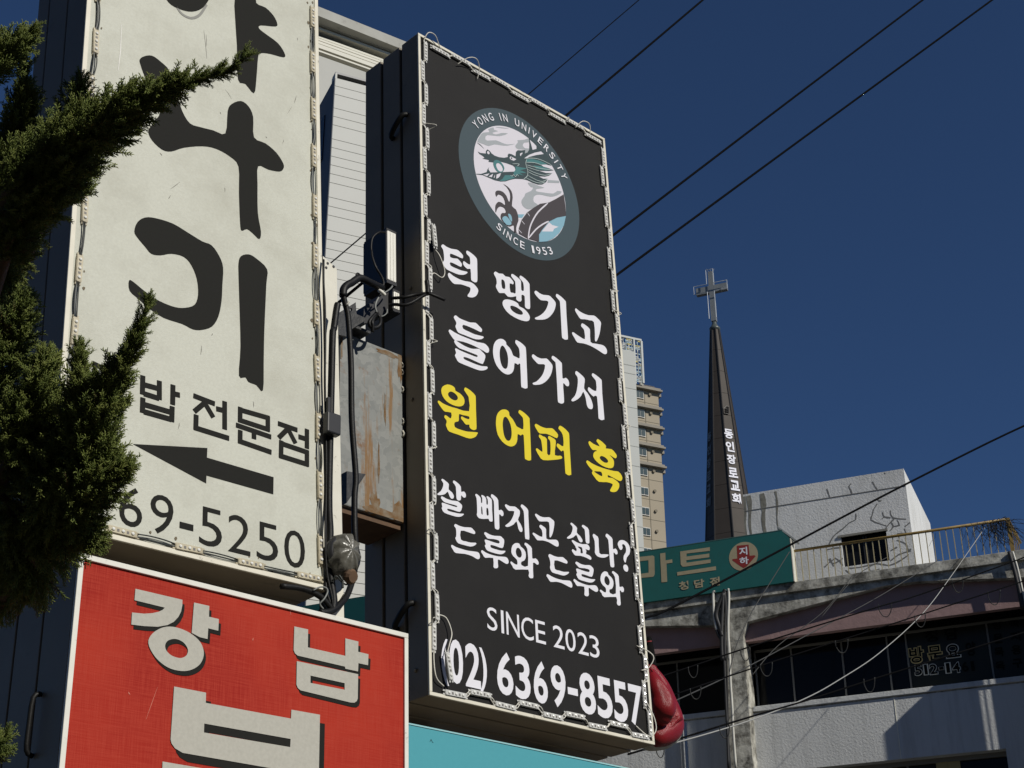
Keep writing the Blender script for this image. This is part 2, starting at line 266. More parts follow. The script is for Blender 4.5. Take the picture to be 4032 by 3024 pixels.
# printed digits: character, left, right, top, bottom points
BLACK_DIGITS = (1500, 1900, 1344/1984, [
 ('(', '350,1050 392,1050 385,912 380,1180'), ('0', '397,1050 476,1060 435,950 443,1168'), ('2', '490,1080 577,1080 530,978 535,1190'), (')', '572,1050 614,1080 580,960 585,1215'),
 ('6', '672,1080 768,1150 715,972 720,1232'), ('3', '778,1110 868,1180 818,1000 825,1255'), ('6', '885,1140 968,1200 925,1025 930,1283'), ('9', '985,1130 1073,1190 1028,1053 1035,1308'),
 ('-', '1085,1210 1143,1222 1113,1195 1113,1235'), ('8', '1155,1250 1248,1280 1200,1103 1207,1352'), ('5', '1253,1220 1345,1300 1300,1125 1305,1375'), ('5', '1350,1250 1435,1320 1395,1150 1400,1400'), ('7', '1435,1195 1513,1200 1475,1175 1480,1413')])
BLACK_SINCE = (1500, 1900, 1344/1984, [
 ('S', '615,770 675,820 650,725 655,860'), ('I', '697,800 712,800 704,752 704,872'), ('N', '728,830 803,840 765,770 765,888'), ('C', '815,845 885,860 850,780 852,918'), ('E', '898,870 955,880 925,805 925,932'),
 ('2', '1000,900 1063,910 1032,830 1032,965'), ('0', '1072,920 1130,930 1100,855 1100,985'), ('2', '1143,935 1203,945 1175,870 1173,1000'), ('3', '1212,950 1268,975 1240,893 1243,1020')])
WHITE_DIGITS = (240, 1980, 1200/2212, [
 ('6', '424,20 590,70 520,-122 505,168'), ('9', '648,40 815,90 735,-57 735,225'), ('-', '860,160 960,185 910,148 910,195'), ('5', '1003,200 1168,230 1100,40 1085,320'),
 ('2', '1210,340 1375,200 1295,97 1290,365'), ('5', '1420,330 1575,350 1505,155 1500,425'), ('0', '1620,330 1770,360 1697,210 1695,480')])
W1 = (0, 0, 1344/2212); W2 = (0, 1000, 1344/2212)
WHITE_BIG = [
 (W1, '1065,-60 1080,0 1130,45 1220,75 1290,65 1340,20 1350,-60'),
 (W1, '1525,-60 1535,300 1542,515 1590,545 1645,605 1660,520 1672,370 1690,345 1750,350 1838,372 1843,345 1800,280 1720,220 1678,185 1690,165 1785,172 1795,150 1770,100 1720,50 1660,20 1650,-60'),
 (W1, '910,420 905,385 935,365 985,362 1040,400 1100,465 1150,620 1180,720 1230,800 1300,825 1380,845 1460,865 1475,720 1500,675 1560,655 1610,690 1640,760 1645,890 1720,930 1790,990 1835,1060 1835,1095 1810,1112 1740,1100 1672,1078 1668,1200 1670,1380 1690,1500 1680,1550 1640,1515 1600,1485 1565,1495 1555,1440 1548,1250 1545,1080 1490,1015 1400,965 1310,948 1190,958 1110,982 1050,970 985,910 960,850 990,800 1040,720 1000,600 940,500'),
 (W1, '870,1500 890,1440 940,1410 1010,1415 1120,1450 1220,1510 1310,1565 1370,1590 1420,1660 1445,1735 1440,1850 1435,1950 1415,2050 1375,2115 1310,2138 1250,2135 1180,2100 1060,2060 960,1995 900,1940 840,1885 835,1820 860,1825 940,1890 1030,1950 1130,1990 1200,1995 1260,1975 1283,1910 1275,1810 1240,1720 1190,1665 1110,1645 1040,1655 980,1645 940,1600 890,1540'),
 (W2, '1545,60 1560,15 1610,3 1660,30 1730,100 1725,200 1712,500 1708,700 1703,885 1660,850 1610,830 1590,800 1548,788 1558,600 1550,300 1545,130'),
]
WHITE_ARROW = '860,1232 1343,1258 1340,1320 1772,1447 1770,1558 1337,1436 1335,1487'
WHITE_SMALL = [  # strokes of the small line, one letter per entry
 '612,715 660,738 740,765 / 690,790 650,880 / 600,960 845,965',
 '925,788 922,912 / 1032,822 1032,945 / 930,847 1030,874 / 930,905 1030,937 / 1120,848 1118,978 / 1125,906 1165,916 / 925,932 922,1030 / 1115,988 1112,1088 / 930,975 1110,1027 / 930,1022 1110,1073',
 '1252,918 1392,972 / 1335,957 1258,1022 / 1330,972 1382,1060 / 1455,955 1455,1138 / 1400,1003 1450,1015 / 1270,1055 1268,1128 1472,1192',
 '1556,1005 1555,1078 1735,1137 1735,1062 1560,1012 / 1528,1108 1757,1187 / 1645,1155 1645,1200 / 1556,1155 1555,1215 1747,1282',
 '1800,1098 1927,1142 / 1870,1128 1805,1192 / 1868,1138 1915,1228 / 1988,1135 1988,1262 / 1933,1184 1985,1200 / 1822,1222 1820,1310 1988,1363 1988,1285 1826,1230']
RED_RG = (240, 1980, 1200/2212); RED_R3 = (0, 2016, 1344/2212)
RED = [  # (region, smooth?, shapes)
 (RED_RG, [(0, '537,625 878,705 877,745 868,790 848,830 815,865 770,888 700,901 600,896 507,885 512,797 600,806 660,802 705,792 735,778 750,762 530,708'), (0, '962,725 1073,750 1070,828 1142,845 1138,930 1065,912 1060,990 1002,976 945,945'),
   (1, '630,1020 660,950 740,905 830,905 930,945 1005,1010 1033,1090 1010,1165 950,1210 870,1222 770,1195 680,1120 | 752,1035 775,1000 830,990 885,1015 917,1065 905,1110 860,1128 800,1110 762,1075')]),
 (RED_RG, [(0, '1690,898 1790,920 1788,1050 2060,1112 2060,985 2155,1008 2153,1082 2228,1100 2225,1180 2155,1165 2152,1225 2060,1205 2058,1190 1715,1110 1695,1095 1685,1070'), (0, '1708,1150 2153,1245 2150,1420 2143,1440 2125,1452 2095,1450 1735,1362 1715,1345 1705,1320 | 1807,1255 2055,1310 2055,1358 1807,1308')]),
 (RED_R3, [(0, '1125,1132 1332,1172 1330,1238 1882,1340 1885,1282 2070,1315 2063,1670 2050,1700 2020,1708 1180,1562 1130,1532 1108,1500 1102,1475 | 1320,1372 1880,1472 1877,1525 1318,1430')]),
 (RED_R3, [(0, '1050,1618 2120,1800 2115,1930 1045,1745')]),
]
E1 = (1790, 410, 510/2212); E2 = (1790, 720, 510/2212); E3 = (1860, 540, 370/2212)
EMBLEM = [  # region, colour key, smooth, outline
 (E1, 'em_grey', 1, '385,640 420,560 480,490 590,480 570,430 660,400 670,440 740,465 640,490 700,520 800,495 905,505 760,550 560,530 520,580 550,625 700,620 800,660 900,690 1030,680 900,712 780,705 680,690 580,718 500,690 430,665'),
 (E1, 'em_grey', 1, '1040,700 1080,650 1070,620 1190,610 1250,590 1275,650 1190,660 1160,710 1200,755 1265,760 1275,800 1195,845 1200,780 1090,775 1040,740'),
 (E1, 'em_grey', 1, '690,395 800,398 930,420 800,415'),
 (E2, 'em_grey', 1, '1245,0 1300,75 1340,80 1300,140 1210,180 1190,230 1140,300 1150,380 1220,445 1300,450 1420,380 1350,330 1345,250 1400,205 1500,210 1640,240 1760,210 1830,155 1750,140 1680,185 1500,165 1390,145 1400,105 1530,88 1420,50 1330,10'),
 (E3, 'em_grey', 0, '1770,1010 2035,1030 2040,1085 1760,1075'),
 (E2, 'em_blue', 0, '1075,540 1190,540 1150,600 1080,595'),
 (E3, 'em_dark', 0, '118,340 180,375 310,390 312,330 345,292 400,325 450,390 520,440 620,475 740,490 830,470 825,420 850,390 920,405 1010,455 1020,350 1060,312 1150,315 1240,305 1228,390 1290,365 1330,300 1335,180 1320,30 1400,40 1560,230 1740,400 1880,640 1850,670 1905,785 1800,800 1560,795 1700,840 1865,860 1800,910 1700,935 1560,930 1660,985 1770,980 1730,1060 1640,1120 1540,1122 1400,1075 1290,1020 1190,992 1000,985 880,1010 780,1045 660,1050 520,1020 380,960 240,900 85,880 85,866 200,868 330,825 350,760 390,706 370,760 420,835 600,830 980,815 1008,770 990,710 940,670 800,620 650,580 480,600 370,585 385,545 320,530 230,510 280,490 240,450 160,400'),
 (E3, 'em_dark', 0, '88,122 180,175 285,292 200,215'),
 (E3, 'em_white', 0, '1342,65 1430,140 1500,215 1500,280 1410,303 1380,190'), (E3, 'em_white', 0, '1215,500 1330,420 1460,370 1610,340 1672,402 1500,425 1330,470 1260,505'),
 (E3, 'em_teal', 0, '1005,690 1130,715 1290,740 1110,785 1170,800 1270,850 1100,845 1200,905 1060,870 1090,935 1010,890 980,925 960,830 1010,780'),
 (E3, 'em_teal', 0, '620,1040 700,990 760,900 900,900 1000,960 880,995 760,1035'), (E3, 'em_teal', 0, '1270,525 1400,518 1580,560 1760,640 1600,650 1400,600 1265,590'), (E3, 'em_teal', 0, '1420,670 1620,690 1880,782 1700,790 1500,750'),
 (E3, 'em_teal', 1, '485,640 500,565 560,540 640,570 710,650 745,740 715,815 650,840 580,815 520,740 | 550,670 570,620 620,615 680,670 712,745 700,800 650,815 590,770'),
 (E3, 'em_white', 1, '335,365 350,335 380,345 398,380 385,408 355,400'), (E3, 'em_white', 0, '868,480 890,458 930,475 1025,525 970,560 915,545 875,515'), (E3, 'em_white', 0, '1110,395 1170,365 1165,405 1135,425 1140,455 1115,440'),
 (E3, 'em_white', 0, '245,890 395,860 340,922'), (E3, 'em_white', 0, '370,935 480,865 450,948'), (E3, 'em_white', 0, '490,962 525,880 515,960'), (E3, 'em_white', 0, '550,985 560,885 665,850 640,920 600,965'),
 (E3, 'em_white', 0, '1605,655 1720,650 1850,682 1905,782 1780,735 1660,700'), (E3, 'em_white', 0, '1548,793 1700,815 1870,800 1905,800 1870,855 1720,850'), (E3, 'em_white', 0, '1550,930 1700,940 1790,925 1772,985 1660,985'),
 (E3, 'em_dark', 1, '895,500 905,480 925,492 928,515 908,522'),
 (E2, 'em_brown', 1, '815,18 900,70 965,150 985,260 972,400 1040,460 1080,580 1075,700 1062,800 1050,850 1010,840 1008,730 960,742 900,740 800,640 780,570 800,520 850,520 870,490 840,430 770,405 720,450 700,510 690,470 695,380 740,328 800,345 855,385 850,310 810,230 740,200 710,240 692,190 700,145 750,135 820,160 880,230 910,310 935,320 945,230 930,150 880,70'),
 (E2, 'em_blue', 1, '805,620 840,575 890,585 960,680 950,720 880,720'), (E2, 'em_blue', 1, '905,535 945,545 970,600 970,670 930,620'),
 (E2, 'em_brown', 0, '1565,345 1450,362 1340,430 1230,510 1140,630 1090,780 1090,870 1240,955 1430,1010 1432,890 1500,790 1610,660 1740,600 1895,572 1885,400 1855,200 1720,280 1600,340'),
 (E2, 'em_blue', 0, '1435,1015 1435,890 1490,800 1610,665 1740,600 1893,572 1860,730 1780,860 1680,950 1570,1010'), (E2, 'em_white', 0, '1605,680 1660,725 1765,755 1690,790 1670,835 1480,835 1540,760'),
]
EM_LINES = [  # region, width, colour, path
 (E2, 24, 'em_white', '1585,350 1420,500 1320,660 1270,800 1248,965'), (E2, 22, 'em_white', '1255,950 1380,800 1500,710 1600,660'), (E2, 40, 'em_white', '1120,610 1085,700 1060,790 1068,870'), (E2, 12, 'em_white', '1235,515 1275,575'), (E2, 12, 'em_white', '1135,650 1190,715'), (E2, 12, 'em_white', '1080,800 1140,862'),
 (E3, 12, 'em_pale', '1265,530 1245,640 1290,800 1280,920 1195,995'), (E3, 12, 'em_pale', '1215,505 1450,505 1650,560 1850,665'), (E3, 11, 'em_pale', '1255,600 1450,607 1620,665'), (E3, 11, 'em_pale', '1255,660 1600,745 1880,778'), (E3, 11, 'em_pale', '1265,705 1480,778 1560,795'),
 (E3, 11, 'em_pale', '1290,770 1500,860 1700,905 1850,868'), (E3, 11, 'em_pale', '1300,820 1420,885 1550,925'), (E3, 11, 'em_pale', '1290,905 1480,1010 1640,1050 1760,990'), (E3, 11, 'em_pale', '1250,965 1450,1060 1600,1090 1700,1060'),
 (E3, 9, 'em_pale', '880,905 920,925 960,890 1000,940 1040,885 1080,930'), (E3, 10, 'em_pale', '930,635 1090,640 1040,690'),
]
# ------------------------------------------------------------------ materials of the signs
M['vinyl_black'] = mat('black vinyl', (0.0165, 0.0155, 0.015), 0.62, var=0.5, vscale=900, dark=(0.010, 0.010, 0.010), stain=0.5, sscale=2.5, stain_col=(0.026, 0.025, 0.024), stain_lo=0.45, stain_hi=0.8, streak=0.25, bump=0.25, bscale=700, spec=0.15)
M['print_white'] = mat('white print', (0.76, 0.76, 0.82), 0.6, spec=0.3, var=0.08, vscale=60, dark=(0.62, 0.62, 0.68))
M['print_yellow'] = mat('yellow print', (0.74, 0.60, 0.022), 0.6, spec=0.3)
for k, c in dict(em_ring=(0.045, 0.073, 0.088), em_white=(0.68, 0.66, 0.73), em_pale=(0.52, 0.62, 0.62), em_grey=(0.36, 0.39, 0.42), em_dark=(0.032, 0.058, 0.066), em_teal=(0.055, 0.19, 0.2), em_brown=(0.052, 0.044, 0.05), em_blue=(0.22, 0.42, 0.53)).items():
    M[k] = mat('emblem ' + k[3:], c, 0.6, spec=0.3, var=0.12, vscale=300)
M['case'] = mat('painted sheet steel', (0.235, 0.20, 0.148), 0.55, var=0.4, vscale=5, dark=(0.14, 0.12, 0.09), stain=0.55, sscale=9, stain_col=(0.03, 0.028, 0.024), stain_lo=0.6, stain_hi=0.78, bump=0.15, bscale=9)
M['case_in'] = mat('dark gap', (0.012, 0.012, 0.012), 0.8)
M['trim'] = mat('old white trim paint', (0.74, 0.71, 0.6), 0.5, var=0.35, vscale=14, dark=(0.5, 0.46, 0.36), stain=0.8, sscale=22, stain_col=(0.05, 0.042, 0.03), stain_lo=0.6, stain_hi=0.7)
M['led_clear'] = mat('led housing', (0.62, 0.62, 0.60), 0.35, var=0.5, vscale=70, dark=(0.42, 0.42, 0.4), spec=0.5, bump=0.2, bscale=300)
M['led_old'] = mat('yellowed led housing', (0.52, 0.47, 0.34), 0.45, var=0.5, vscale=50, dark=(0.36, 0.31, 0.2), stain=0.5, sscale=40, stain_col=(0.08, 0.06, 0.03))
M['led_lens'] = mat('led lens', (0.82, 0.82, 0.78), 0.12, spec=0.9)
M['led_chip'] = mat('led chip', (0.16, 0.15, 0.14), 0.5)
M['wire_white'] = mat('white wire', (0.78, 0.76, 0.68), 0.45, var=0.3, vscale=40)
M['wire_dark'] = mat('dark wire', (0.025, 0.03, 0.028), 0.5)
M['wire_grey'] = mat('grey wire', (0.2, 0.21, 0.2), 0.5)
M['rubber'] = mat('black cable', (0.009, 0.009, 0.009), 0.5, bump=0.1, bscale=200, spec=0.25)
M['face_white'] = mat('aged white sheet', (0.585, 0.595, 0.52), 0.6, var=0.6, vscale=130, dark=(0.49, 0.495, 0.43), stain=0.6, sscale=3.0, stain_col=(0.38, 0.375, 0.31), stain_lo=0.45, stain_hi=0.75, streak=0.12, bump=0.12, bscale=250, spec=0.3)
M['print_ink'] = mat('faded black print', (0.022, 0.022, 0.020), 0.65, var=0.3, vscale=150, dark=(0.015, 0.015, 0.014), spec=0.04)
M['face_cyan'] = mat('cyan sheet', (0.075, 0.34, 0.40), 0.55, var=0.25, vscale=90, dark=(0.06, 0.29, 0.35), spec=0.3)
M['edge_pale'] = mat('bright edge', (0.78, 0.77, 0.7), 0.5, var=0.2, vscale=25, stain=0.6, sscale=30, stain_lo=0.62, stain_hi=0.7)
M['grey_letter'] = mat('grey sheet letter', (0.47, 0.46, 0.405), 0.6, var=0.25, vscale=120, spec=0.3)
M['smoke'] = mat('thin grey print', (0.22, 0.22, 0.2), 0.6)
def red_cloth():
    m = bpy.data.materials.new('red banner cloth'); m.use_nodes = True; nt = m.node_tree; N, L = nt.nodes.new, nt.links.new
    b = nt.nodes['Principled BSDF']; b.inputs['Roughness'].default_value = 0.65; b.inputs['Specular IOR Level'].default_value = 0.08
    tc = N('ShaderNodeTexCoord'); cols = []
    def nz(sc, scale):
        mp = N('ShaderNodeMapping'); mp.inputs['Scale'].default_value = sc; L(tc.outputs['Object'], mp.inputs[0])
        n = N('ShaderNodeTexNoise'); n.inputs['Scale'].default_value = scale; n.inputs['Detail'].default_value = 4; L(mp.outputs[0], n.inputs[0]); return n.outputs[0]
    h = nz((0.03, 1, 1), 420); v = nz((1, 0.03, 1), 420); big = nz((1, 1, 1), 2.2)
    add = N('ShaderNodeMath'); add.operation = 'ADD'; L(h, add.inputs[0]); L(v, add.inputs[1])
    r = N('ShaderNodeMapRange'); L(add.outputs[0], r.inputs[0]); r.inputs[1].default_value = 0.8; r.inputs[2].default_value = 1.35
    r2 = N('ShaderNodeMapRange'); L(big, r2.inputs[0]); r2.inputs[1].default_value = 0.42; r2.inputs[2].default_value = 0.58
    x = N('ShaderNodeMix'); x.data_type = 'RGBA'; L(r2.outputs[0], x.inputs[0]); x.inputs[6].default_value = (0.31, 0.019, 0.013, 1); x.inputs[7].default_value = (0.41, 0.034, 0.018, 1)
    y = N('ShaderNodeMix'); y.data_type = 'RGBA'; L(r.outputs[0], y.inputs[0]); L(x.outputs[2], y.inputs[6]); y.inputs[7].default_value = (0.43, 0.05, 0.03, 1)
    L(y.outputs[2], b.inputs['Base Color'])
    bp = N('ShaderNodeBump'); bp.inputs['Strength'].default_value = 0.2; bp.inputs['Distance'].default_value = 0.002; L(add.outputs[0], bp.inputs['Height']); L(bp.outputs[0], b.inputs['Normal'])
    return m
M['red_cloth'] = red_cloth()

# ------------------------------------------------------------------ lettering helpers
def rg(reg, pts): return [(reg[0] + p[0]*reg[2], reg[1] + p[1]*reg[2]) for p in pts]
def on(fr, reg, pts): return [fr.uv(*p) for p in rg(reg, pts)]
def letter(fr, reg, text, z, m, parent, smooth=2, name='letter'):
    mb = MB()
    for i, sh in enumerate(G(text)):
        loops = [on(fr, reg, l) for l in sh]
        if smooth: loops = [smooth_loop(l, smooth) for l in loops]
        mb.flat(loops, z + i*0.00006)
    return mb.build(name, m, parent)
def digits(fr, block, z, m, parent, off, name='digit', even=True):
    ox, oy, s, chars = block; reg = (ox, oy, s); rows = []
    for ch, t in chars:
        l, r, tp, bt = on(fr, reg, S(t)); rows.append([ch, l[0], r[0], bt[1], tp[1]])
    if even:
        big = [x for x in rows if x[0] not in '-()']; lo = sum(x[3] for x in big)/len(big); hi = sum(x[4] for x in big)/len(big)
        for x in big: x[3], x[4] = lo, hi
    for ch, x0, x1, y0, y1 in rows:
        vs, fs = glyph_box(ch, x0, x1, y0, y1, off)
        MB().add([(a, b, z) for a, b in vs], fs).build(name, m, parent)

def led_mesh(name, body, L=0.077, W=0.0155, T=0.0065):
    mb = MB(); a, b = L/2, W/2; c = 0.003
    prof = [(-a+c, -b), (a-c, -b), (a, -b+c), (a, b-c), (a-c, b), (-a+c, b), (-a, b-c), (-a, -b+c)]
    mb.prism([prof], 0, T*0.75, 0)
    inner = [(x*0.965, y*0.86) for x, y in prof]; mb.prism([inner], T*0.75, T, 0)
    for sx in (-1, 1):
        mb.box((sx*a, -b*0.9, 0), (sx*(a+0.006), -b*0.35, T*0.5), 0); mb.box((sx*a, b*0.35, 0), (sx*(a+0.006), b*0.9, T*0.5), 0)
    for i in (-1, 0, 1):
        mb.lathe([(0.0046, T-0.0005), (0.0046, T+0.0006), (0.0036, T+0.0024), (0.0014, T+0.0034)], (i*0.025, 0, 0), (0, 0, 1), 8, 1)
    for i in (-0.5, 0.5):
        mb.box((i*0.025-0.003, -0.0035, T-0.0002), (i*0.025+0.003, 0.003, T+0.0004), 2)
    return mb.mesh(name, [body, M['led_lens'], M['led_chip']])
LED_NEW = led_mesh('led_module', M['led_clear']); LED_OLD = led_mesh('led_module_old', M['led_old'], L=0.076, W=0.017)
def put_led(me, parent, x, y, ang, z=0.001, tilt=0.0):
    o = link('led_module', me, parent); o.location = (x, y, z); o.rotation_euler = (0, tilt, ang); return o

def sign_case(root, W, H, zs, name='case_panel', m='case', inset=0.009):
    for a, b in zs: MB().box((0, 0, a), (W, H, b)).build(name, M[m], root, bevel=0.0025)
    MB().box((inset, inset, zs[0][0]+0.004), (W-inset, H-inset, zs[-1][1]-0.004)).build('inner_case', M['case_in'], root)
def trims(root, W, H, t, z0, z1, m):
    mb = [((0, t, z0), (t, H-t, z1)), ((W-t, t, z0), (W, H-t, z1)), ((0, 0, z0), (W, t, z1)), ((0, H-t, z0), (W, H, z1))]
    for a, b in mb: MB().box(a, b).build('edge_trim', m, root, bevel=0.0012)

# ------------------------------------------------------------------ the black sign
u, v, n = sign_axes(0.7676, 0.0248, -0.0240)
BK = Frame(Vector((-0.22778, 4.11575, 2.79161)), u, v, n); BW, BH = 0.9012, 2.2378
bk = empty('box_sign', BK.mat()); tag(bk, 'tall black box sign with round dragon emblem and white and yellow lettering', 'sign')
sign_case(bk, BW, BH, [(-0.27, -0.189), (-0.177, -0.092), (-0.080, -0.003)])
trims(bk, BW, BH, 0.010, -0.003, 0.005, M['trim'])
MB().box((0.010, 0.010, -0.003), (BW-0.010, BH-0.010, 0.0)).build('face_sheet', M['vinyl_black'], bk)
zl = 0.0009
for ox, oy, s, ls in BLACK_WHITE:
    for t in ls: letter(BK, (ox, oy, s), t, zl, M['print_white'], bk)
for ox, oy, s, ls in BLACK_YELLOW:
    for t in ls: letter(BK, (ox, oy, s), t, zl, M['print_yellow'], bk)
digits(BK, BLACK_DIGITS, zl, M['print_white'], bk, 0.022)
digits(BK, BLACK_SINCE, zl, M['print_white'], bk, 0.0, 'letter')
# emblem
def fit_circle(ps):
    A = np.array([[2*x, 2*y, 1] for x, y in ps]); b = np.array([x*x+y*y for x, y in ps]); c = np.linalg.lstsq(A, b, rcond=None)[0]
    return c[0], c[1], math.sqrt(c[2] + c[0]**2 + c[1]**2)
po = on(BK, E1, [(660, 75), (80, 720), (150, 395), (1290, 320)]) + on(BK, E2, [(1600, 1318), (2118, 600), (500, 660), (2060, 990)])
ex, ey, er = fit_circle(po)
pi_ = on(BK, E1, [(330, 920), (760, 372), (1130, 490)]) + on(BK, E2, [(410, 0), (700, 515), (1010, 835), (1570, 1015), (1893, 572)])
_, _, ei = fit_circle(pi_)
def circ(r, k=72): return [(ex + r*math.cos(2*math.pi*i/k), ey + r*math.sin(2*math.pi*i/k)) for i in range(k)]
em = MB().flat([circ(er)], 0.0006).build('emblem', M['em_ring'], bk)
MB().flat([circ(ei)], 0.0009).build('emblem_disc', M['em_white'], em)
z = 0.0012
def clip(l, r):                                  # keep the drawing inside the emblem
    out = []
    for x, y in l:
        d = math.hypot(x-ex, y-ey); k = min(1.0, r/d); out.append((ex+(x-ex)*k, ey+(y-ey)*k))
    return out
for reg, key, sm, t in EMBLEM:
    loops = [on(BK, reg, S(l)) for l in t.split('|')]
    if sm: loops = [smooth_loop(l, 2) for l in loops]
    loops = [clip(l, er*0.985 if key in ('em_dark', 'em_brown', 'em_pale') else ei) for l in loops]
    MB().flat(loops, z).build('emblem_figure', M[key], em); z += 0.00004
for reg, w, key, t in EM_LINES:
    pts = smooth_path(on(BK, reg, S(t)), 3); ww = w*reg[2]/1060.0
    MB().flat([bar_loop(pts, [ww*(1 if 0 < i < len(pts)-1 else 0.5) for i in range(len(pts))])], z).build('emblem_line', M[key], em); z += 0.00002
def ring_text(txt, a0, a1, rad, h, flip):
    ws = [0.5 if c == 'I' else (0.75 if c in ' 1' else 1.0) for c in txt]; tot = sum(ws) - ws[0]/2 - ws[-1]/2; acc = -ws[0]/2
    for c, w in zip(txt, ws):
        a = a0 + (a1-a0)*(acc + w/2)/tot; acc += w
        if c == ' ': continue
        vs, fs = glyph_box(c, -h*0.36*(0.18 if c == 'I' else 0.5 if c == '1' else 1), h*0.36*(0.18 if c == 'I' else 0.5 if c == '1' else 1), -h/2, h/2, 0.006)
        rot = a - math.pi/2 if not flip else a + math.pi/2
        cx, cy = ex + rad*math.cos(a), ey + rad*math.sin(a)
        MB().add([(cx + x*math.cos(rot) - y*math.sin(rot), cy + x*math.sin(rot) + y*math.cos(rot), z + 0.0001) for x, y in vs], fs).build('emblem_letter', M['print_white'], em)
def ang(reg, p):
    q = on(BK, reg, [p])[0]; return math.atan2(q[1]-ey, q[0]-ex), math.hypot(q[0]-ex, q[1]-ey)
(a0, r0), (a1, r1) = ang(E1, (360, 365)), ang(E1, (1855, 1235))
if a1 > a0: a1 -= 2*math.pi
ring_text('YONG IN UNIVERSITY', a0, a1, (er+ei)/2, (er-ei)*0.44, False)
(a0, r0), (a1, r1) = ang(E2, (755, 760)), ang(E2, (1625, 1170))
if a1 < a0: a1 += 2*math.pi
ring_text('SINCE 1953', a0, a1, (er+ei)/2, (er-ei)*0.42, True)
# led border
def led_run(me, root, p, q, k, lat, jit=0.0015):
    p, q = Vector(p), Vector(q); d = (q-p).normalized(); nn = Vector((-d.y, d.x)); a = math.atan2(d.y, d.x); cs = []
    for i in range(k):
        c = p + (q-p)*((i+0.5)/k) + nn*(lat[i % len(lat)] + rnd.uniform(-jit, jit)); put_led(me, root, c.x, c.y, a + rnd.uniform(-0.02, 0.02), 0.0012 + rnd.uniform(0, 0.002)); cs.append(c)
    return cs, d, nn
def wires(root, cs, d, nn, m, r, k=2, amp=0.006, half=0.037, loops=0.0, name='led_wire'):
    mb = MB()
    for w in range(k):
        for a, b in zip(cs, cs[1:]):
            s0, s1 = a + d*half + nn*(0.003*(2*w-1)), b - d*half + nn*(0.003*(2*w-1))
            g = (s1-s0); bul = rnd.uniform(-amp, amp); out = rnd.uniform(0.001, 0.006)
            if rnd.random() < loops: bul = rnd.choice((-1, 1))*rnd.uniform(0.012, 0.028); out = rnd.uniform(0.01, 0.03)
            pts = [s0 - d*0.004, s0 + g*0.25 + nn*bul*0.8, s0 + g*0.5 + nn*bul, s0 + g*0.75 + nn*bul*0.8, s1 + d*0.004]
            zz = [0.004, 0.004+out*0.8, 0.004+out, 0.004+out*0.8, 0.004]
            mb.tube(smooth_path([(p.x, p.y, q) for p, q in zip(pts, zz)], 3), r, 5)
    mb.build(name, m, root, smooth=True)['kind'] = 'stuff'
for p, q, k, lat, lp in (((0.024, BH-0.02), (0.024, 0.12), 24, (0.006, -0.007), 0.12), ((BW-0.024, BH-0.05), (BW-0.024, 0.02), 25, (0.007, -0.007), 0.10),
                         ((0.05, BH-0.022), (BW-0.02, BH-0.022), 9, (-0.008, 0.009), 0.18), ((0.045, 0.026), (BW-0.02, 0.026), 9, (-0.009, 0.009), 0.08)):
    cs, d, nn = led_run(LED_NEW, bk, p, q, k, lat); wires(bk, cs, d, nn, M['wire_white'], 0.0013, 2, loops=lp)
put_led(LED_NEW, bk, 0.057, 0.085, math.radians(100), 0.018)
put_led(LED_NEW, bk, 0.043, 1.455, math.radians(95), 0.012)
# wire loops standing off the corners
for path in ([(0.02, BH-0.03, 0.006), (0.03, BH+0.005, 0.02), (0.06, BH+0.01, 0.022), (0.09, BH-0.015, 0.01), (0.115, BH-0.03, 0.006)],
             [(0.17, BH-0.045, 0.006), (0.20, BH-0.015, 0.03), (0.235, BH-0.005, 0.035), (0.26, BH-0.025, 0.02), (0.262, BH-0.06, 0.005)],
             [(BW-0.16, BH-0.03, 0.006), (BW-0.135, BH+0.002, 0.022), (BW-0.10, BH+0.003, 0.024), (BW-0.085, BH-0.03, 0.008)],
             [(0.02, 0.155, 0.005), (0.014, 0.10, 0.008), (0.02, 0.05, 0.01), (0.05, 0.032, 0.006)],
             [(0.055, 0.125, 0.018), (0.062, 0.15, 0.02), (0.075, 0.185, 0.015), (0.06, 0.225, 0.01), (0.03, 0.23, 0.005)],
             [(0.05, 1.41, 0.01), (0.06, 1.385, 0.02), (0.078, 1.34, 0.02), (0.07, 1.315, 0.016), (0.045, 1.325, 0.008), (0.035, 1.31, 0.005)],
             [(BW-0.05, 0.30, 0.006), (BW-0.01, 0.285, 0.02), (BW+0.004, 0.265, 0.025), (BW-0.01, 0.235, 0.012), (BW-0.035, 0.225, 0.005)],
             [(BW-0.03, 0.13, 0.008), (BW-0.012, 0.08, 0.02), (BW-0.008, 0.04, 0.02), (BW-0.03, 0.02, 0.01), (BW-0.08, 0.045, 0.005)]):
    MB().tube(smooth_path(path, 5), 0.0016, 6).build('wire_loop', M['wire_white'], bk, smooth=True)
# latches on the left side, bolts
for vv in (BH-0.33, 0.245):
    mb = MB(); mb.tube(smooth_path([(-0.002, vv-0.03, -0.125), (-0.016, vv-0.024, -0.118), (-0.02, vv, -0.088), (-0.016, vv+0.022, -0.062), (-0.002, vv+0.028, -0.055)], 3), 0.009, 8)
    mb.build('latch', M['rubber'], bk, smooth=True)
for vv in (1.28, 0.9, 0.08): MB().lathe([(0.006, 0), (0.006, 0.003), (0.003, 0.005)], (-0.0005, vv, -0.05), (-1, 0, 0), 8).build('bolt', M['case'], bk)

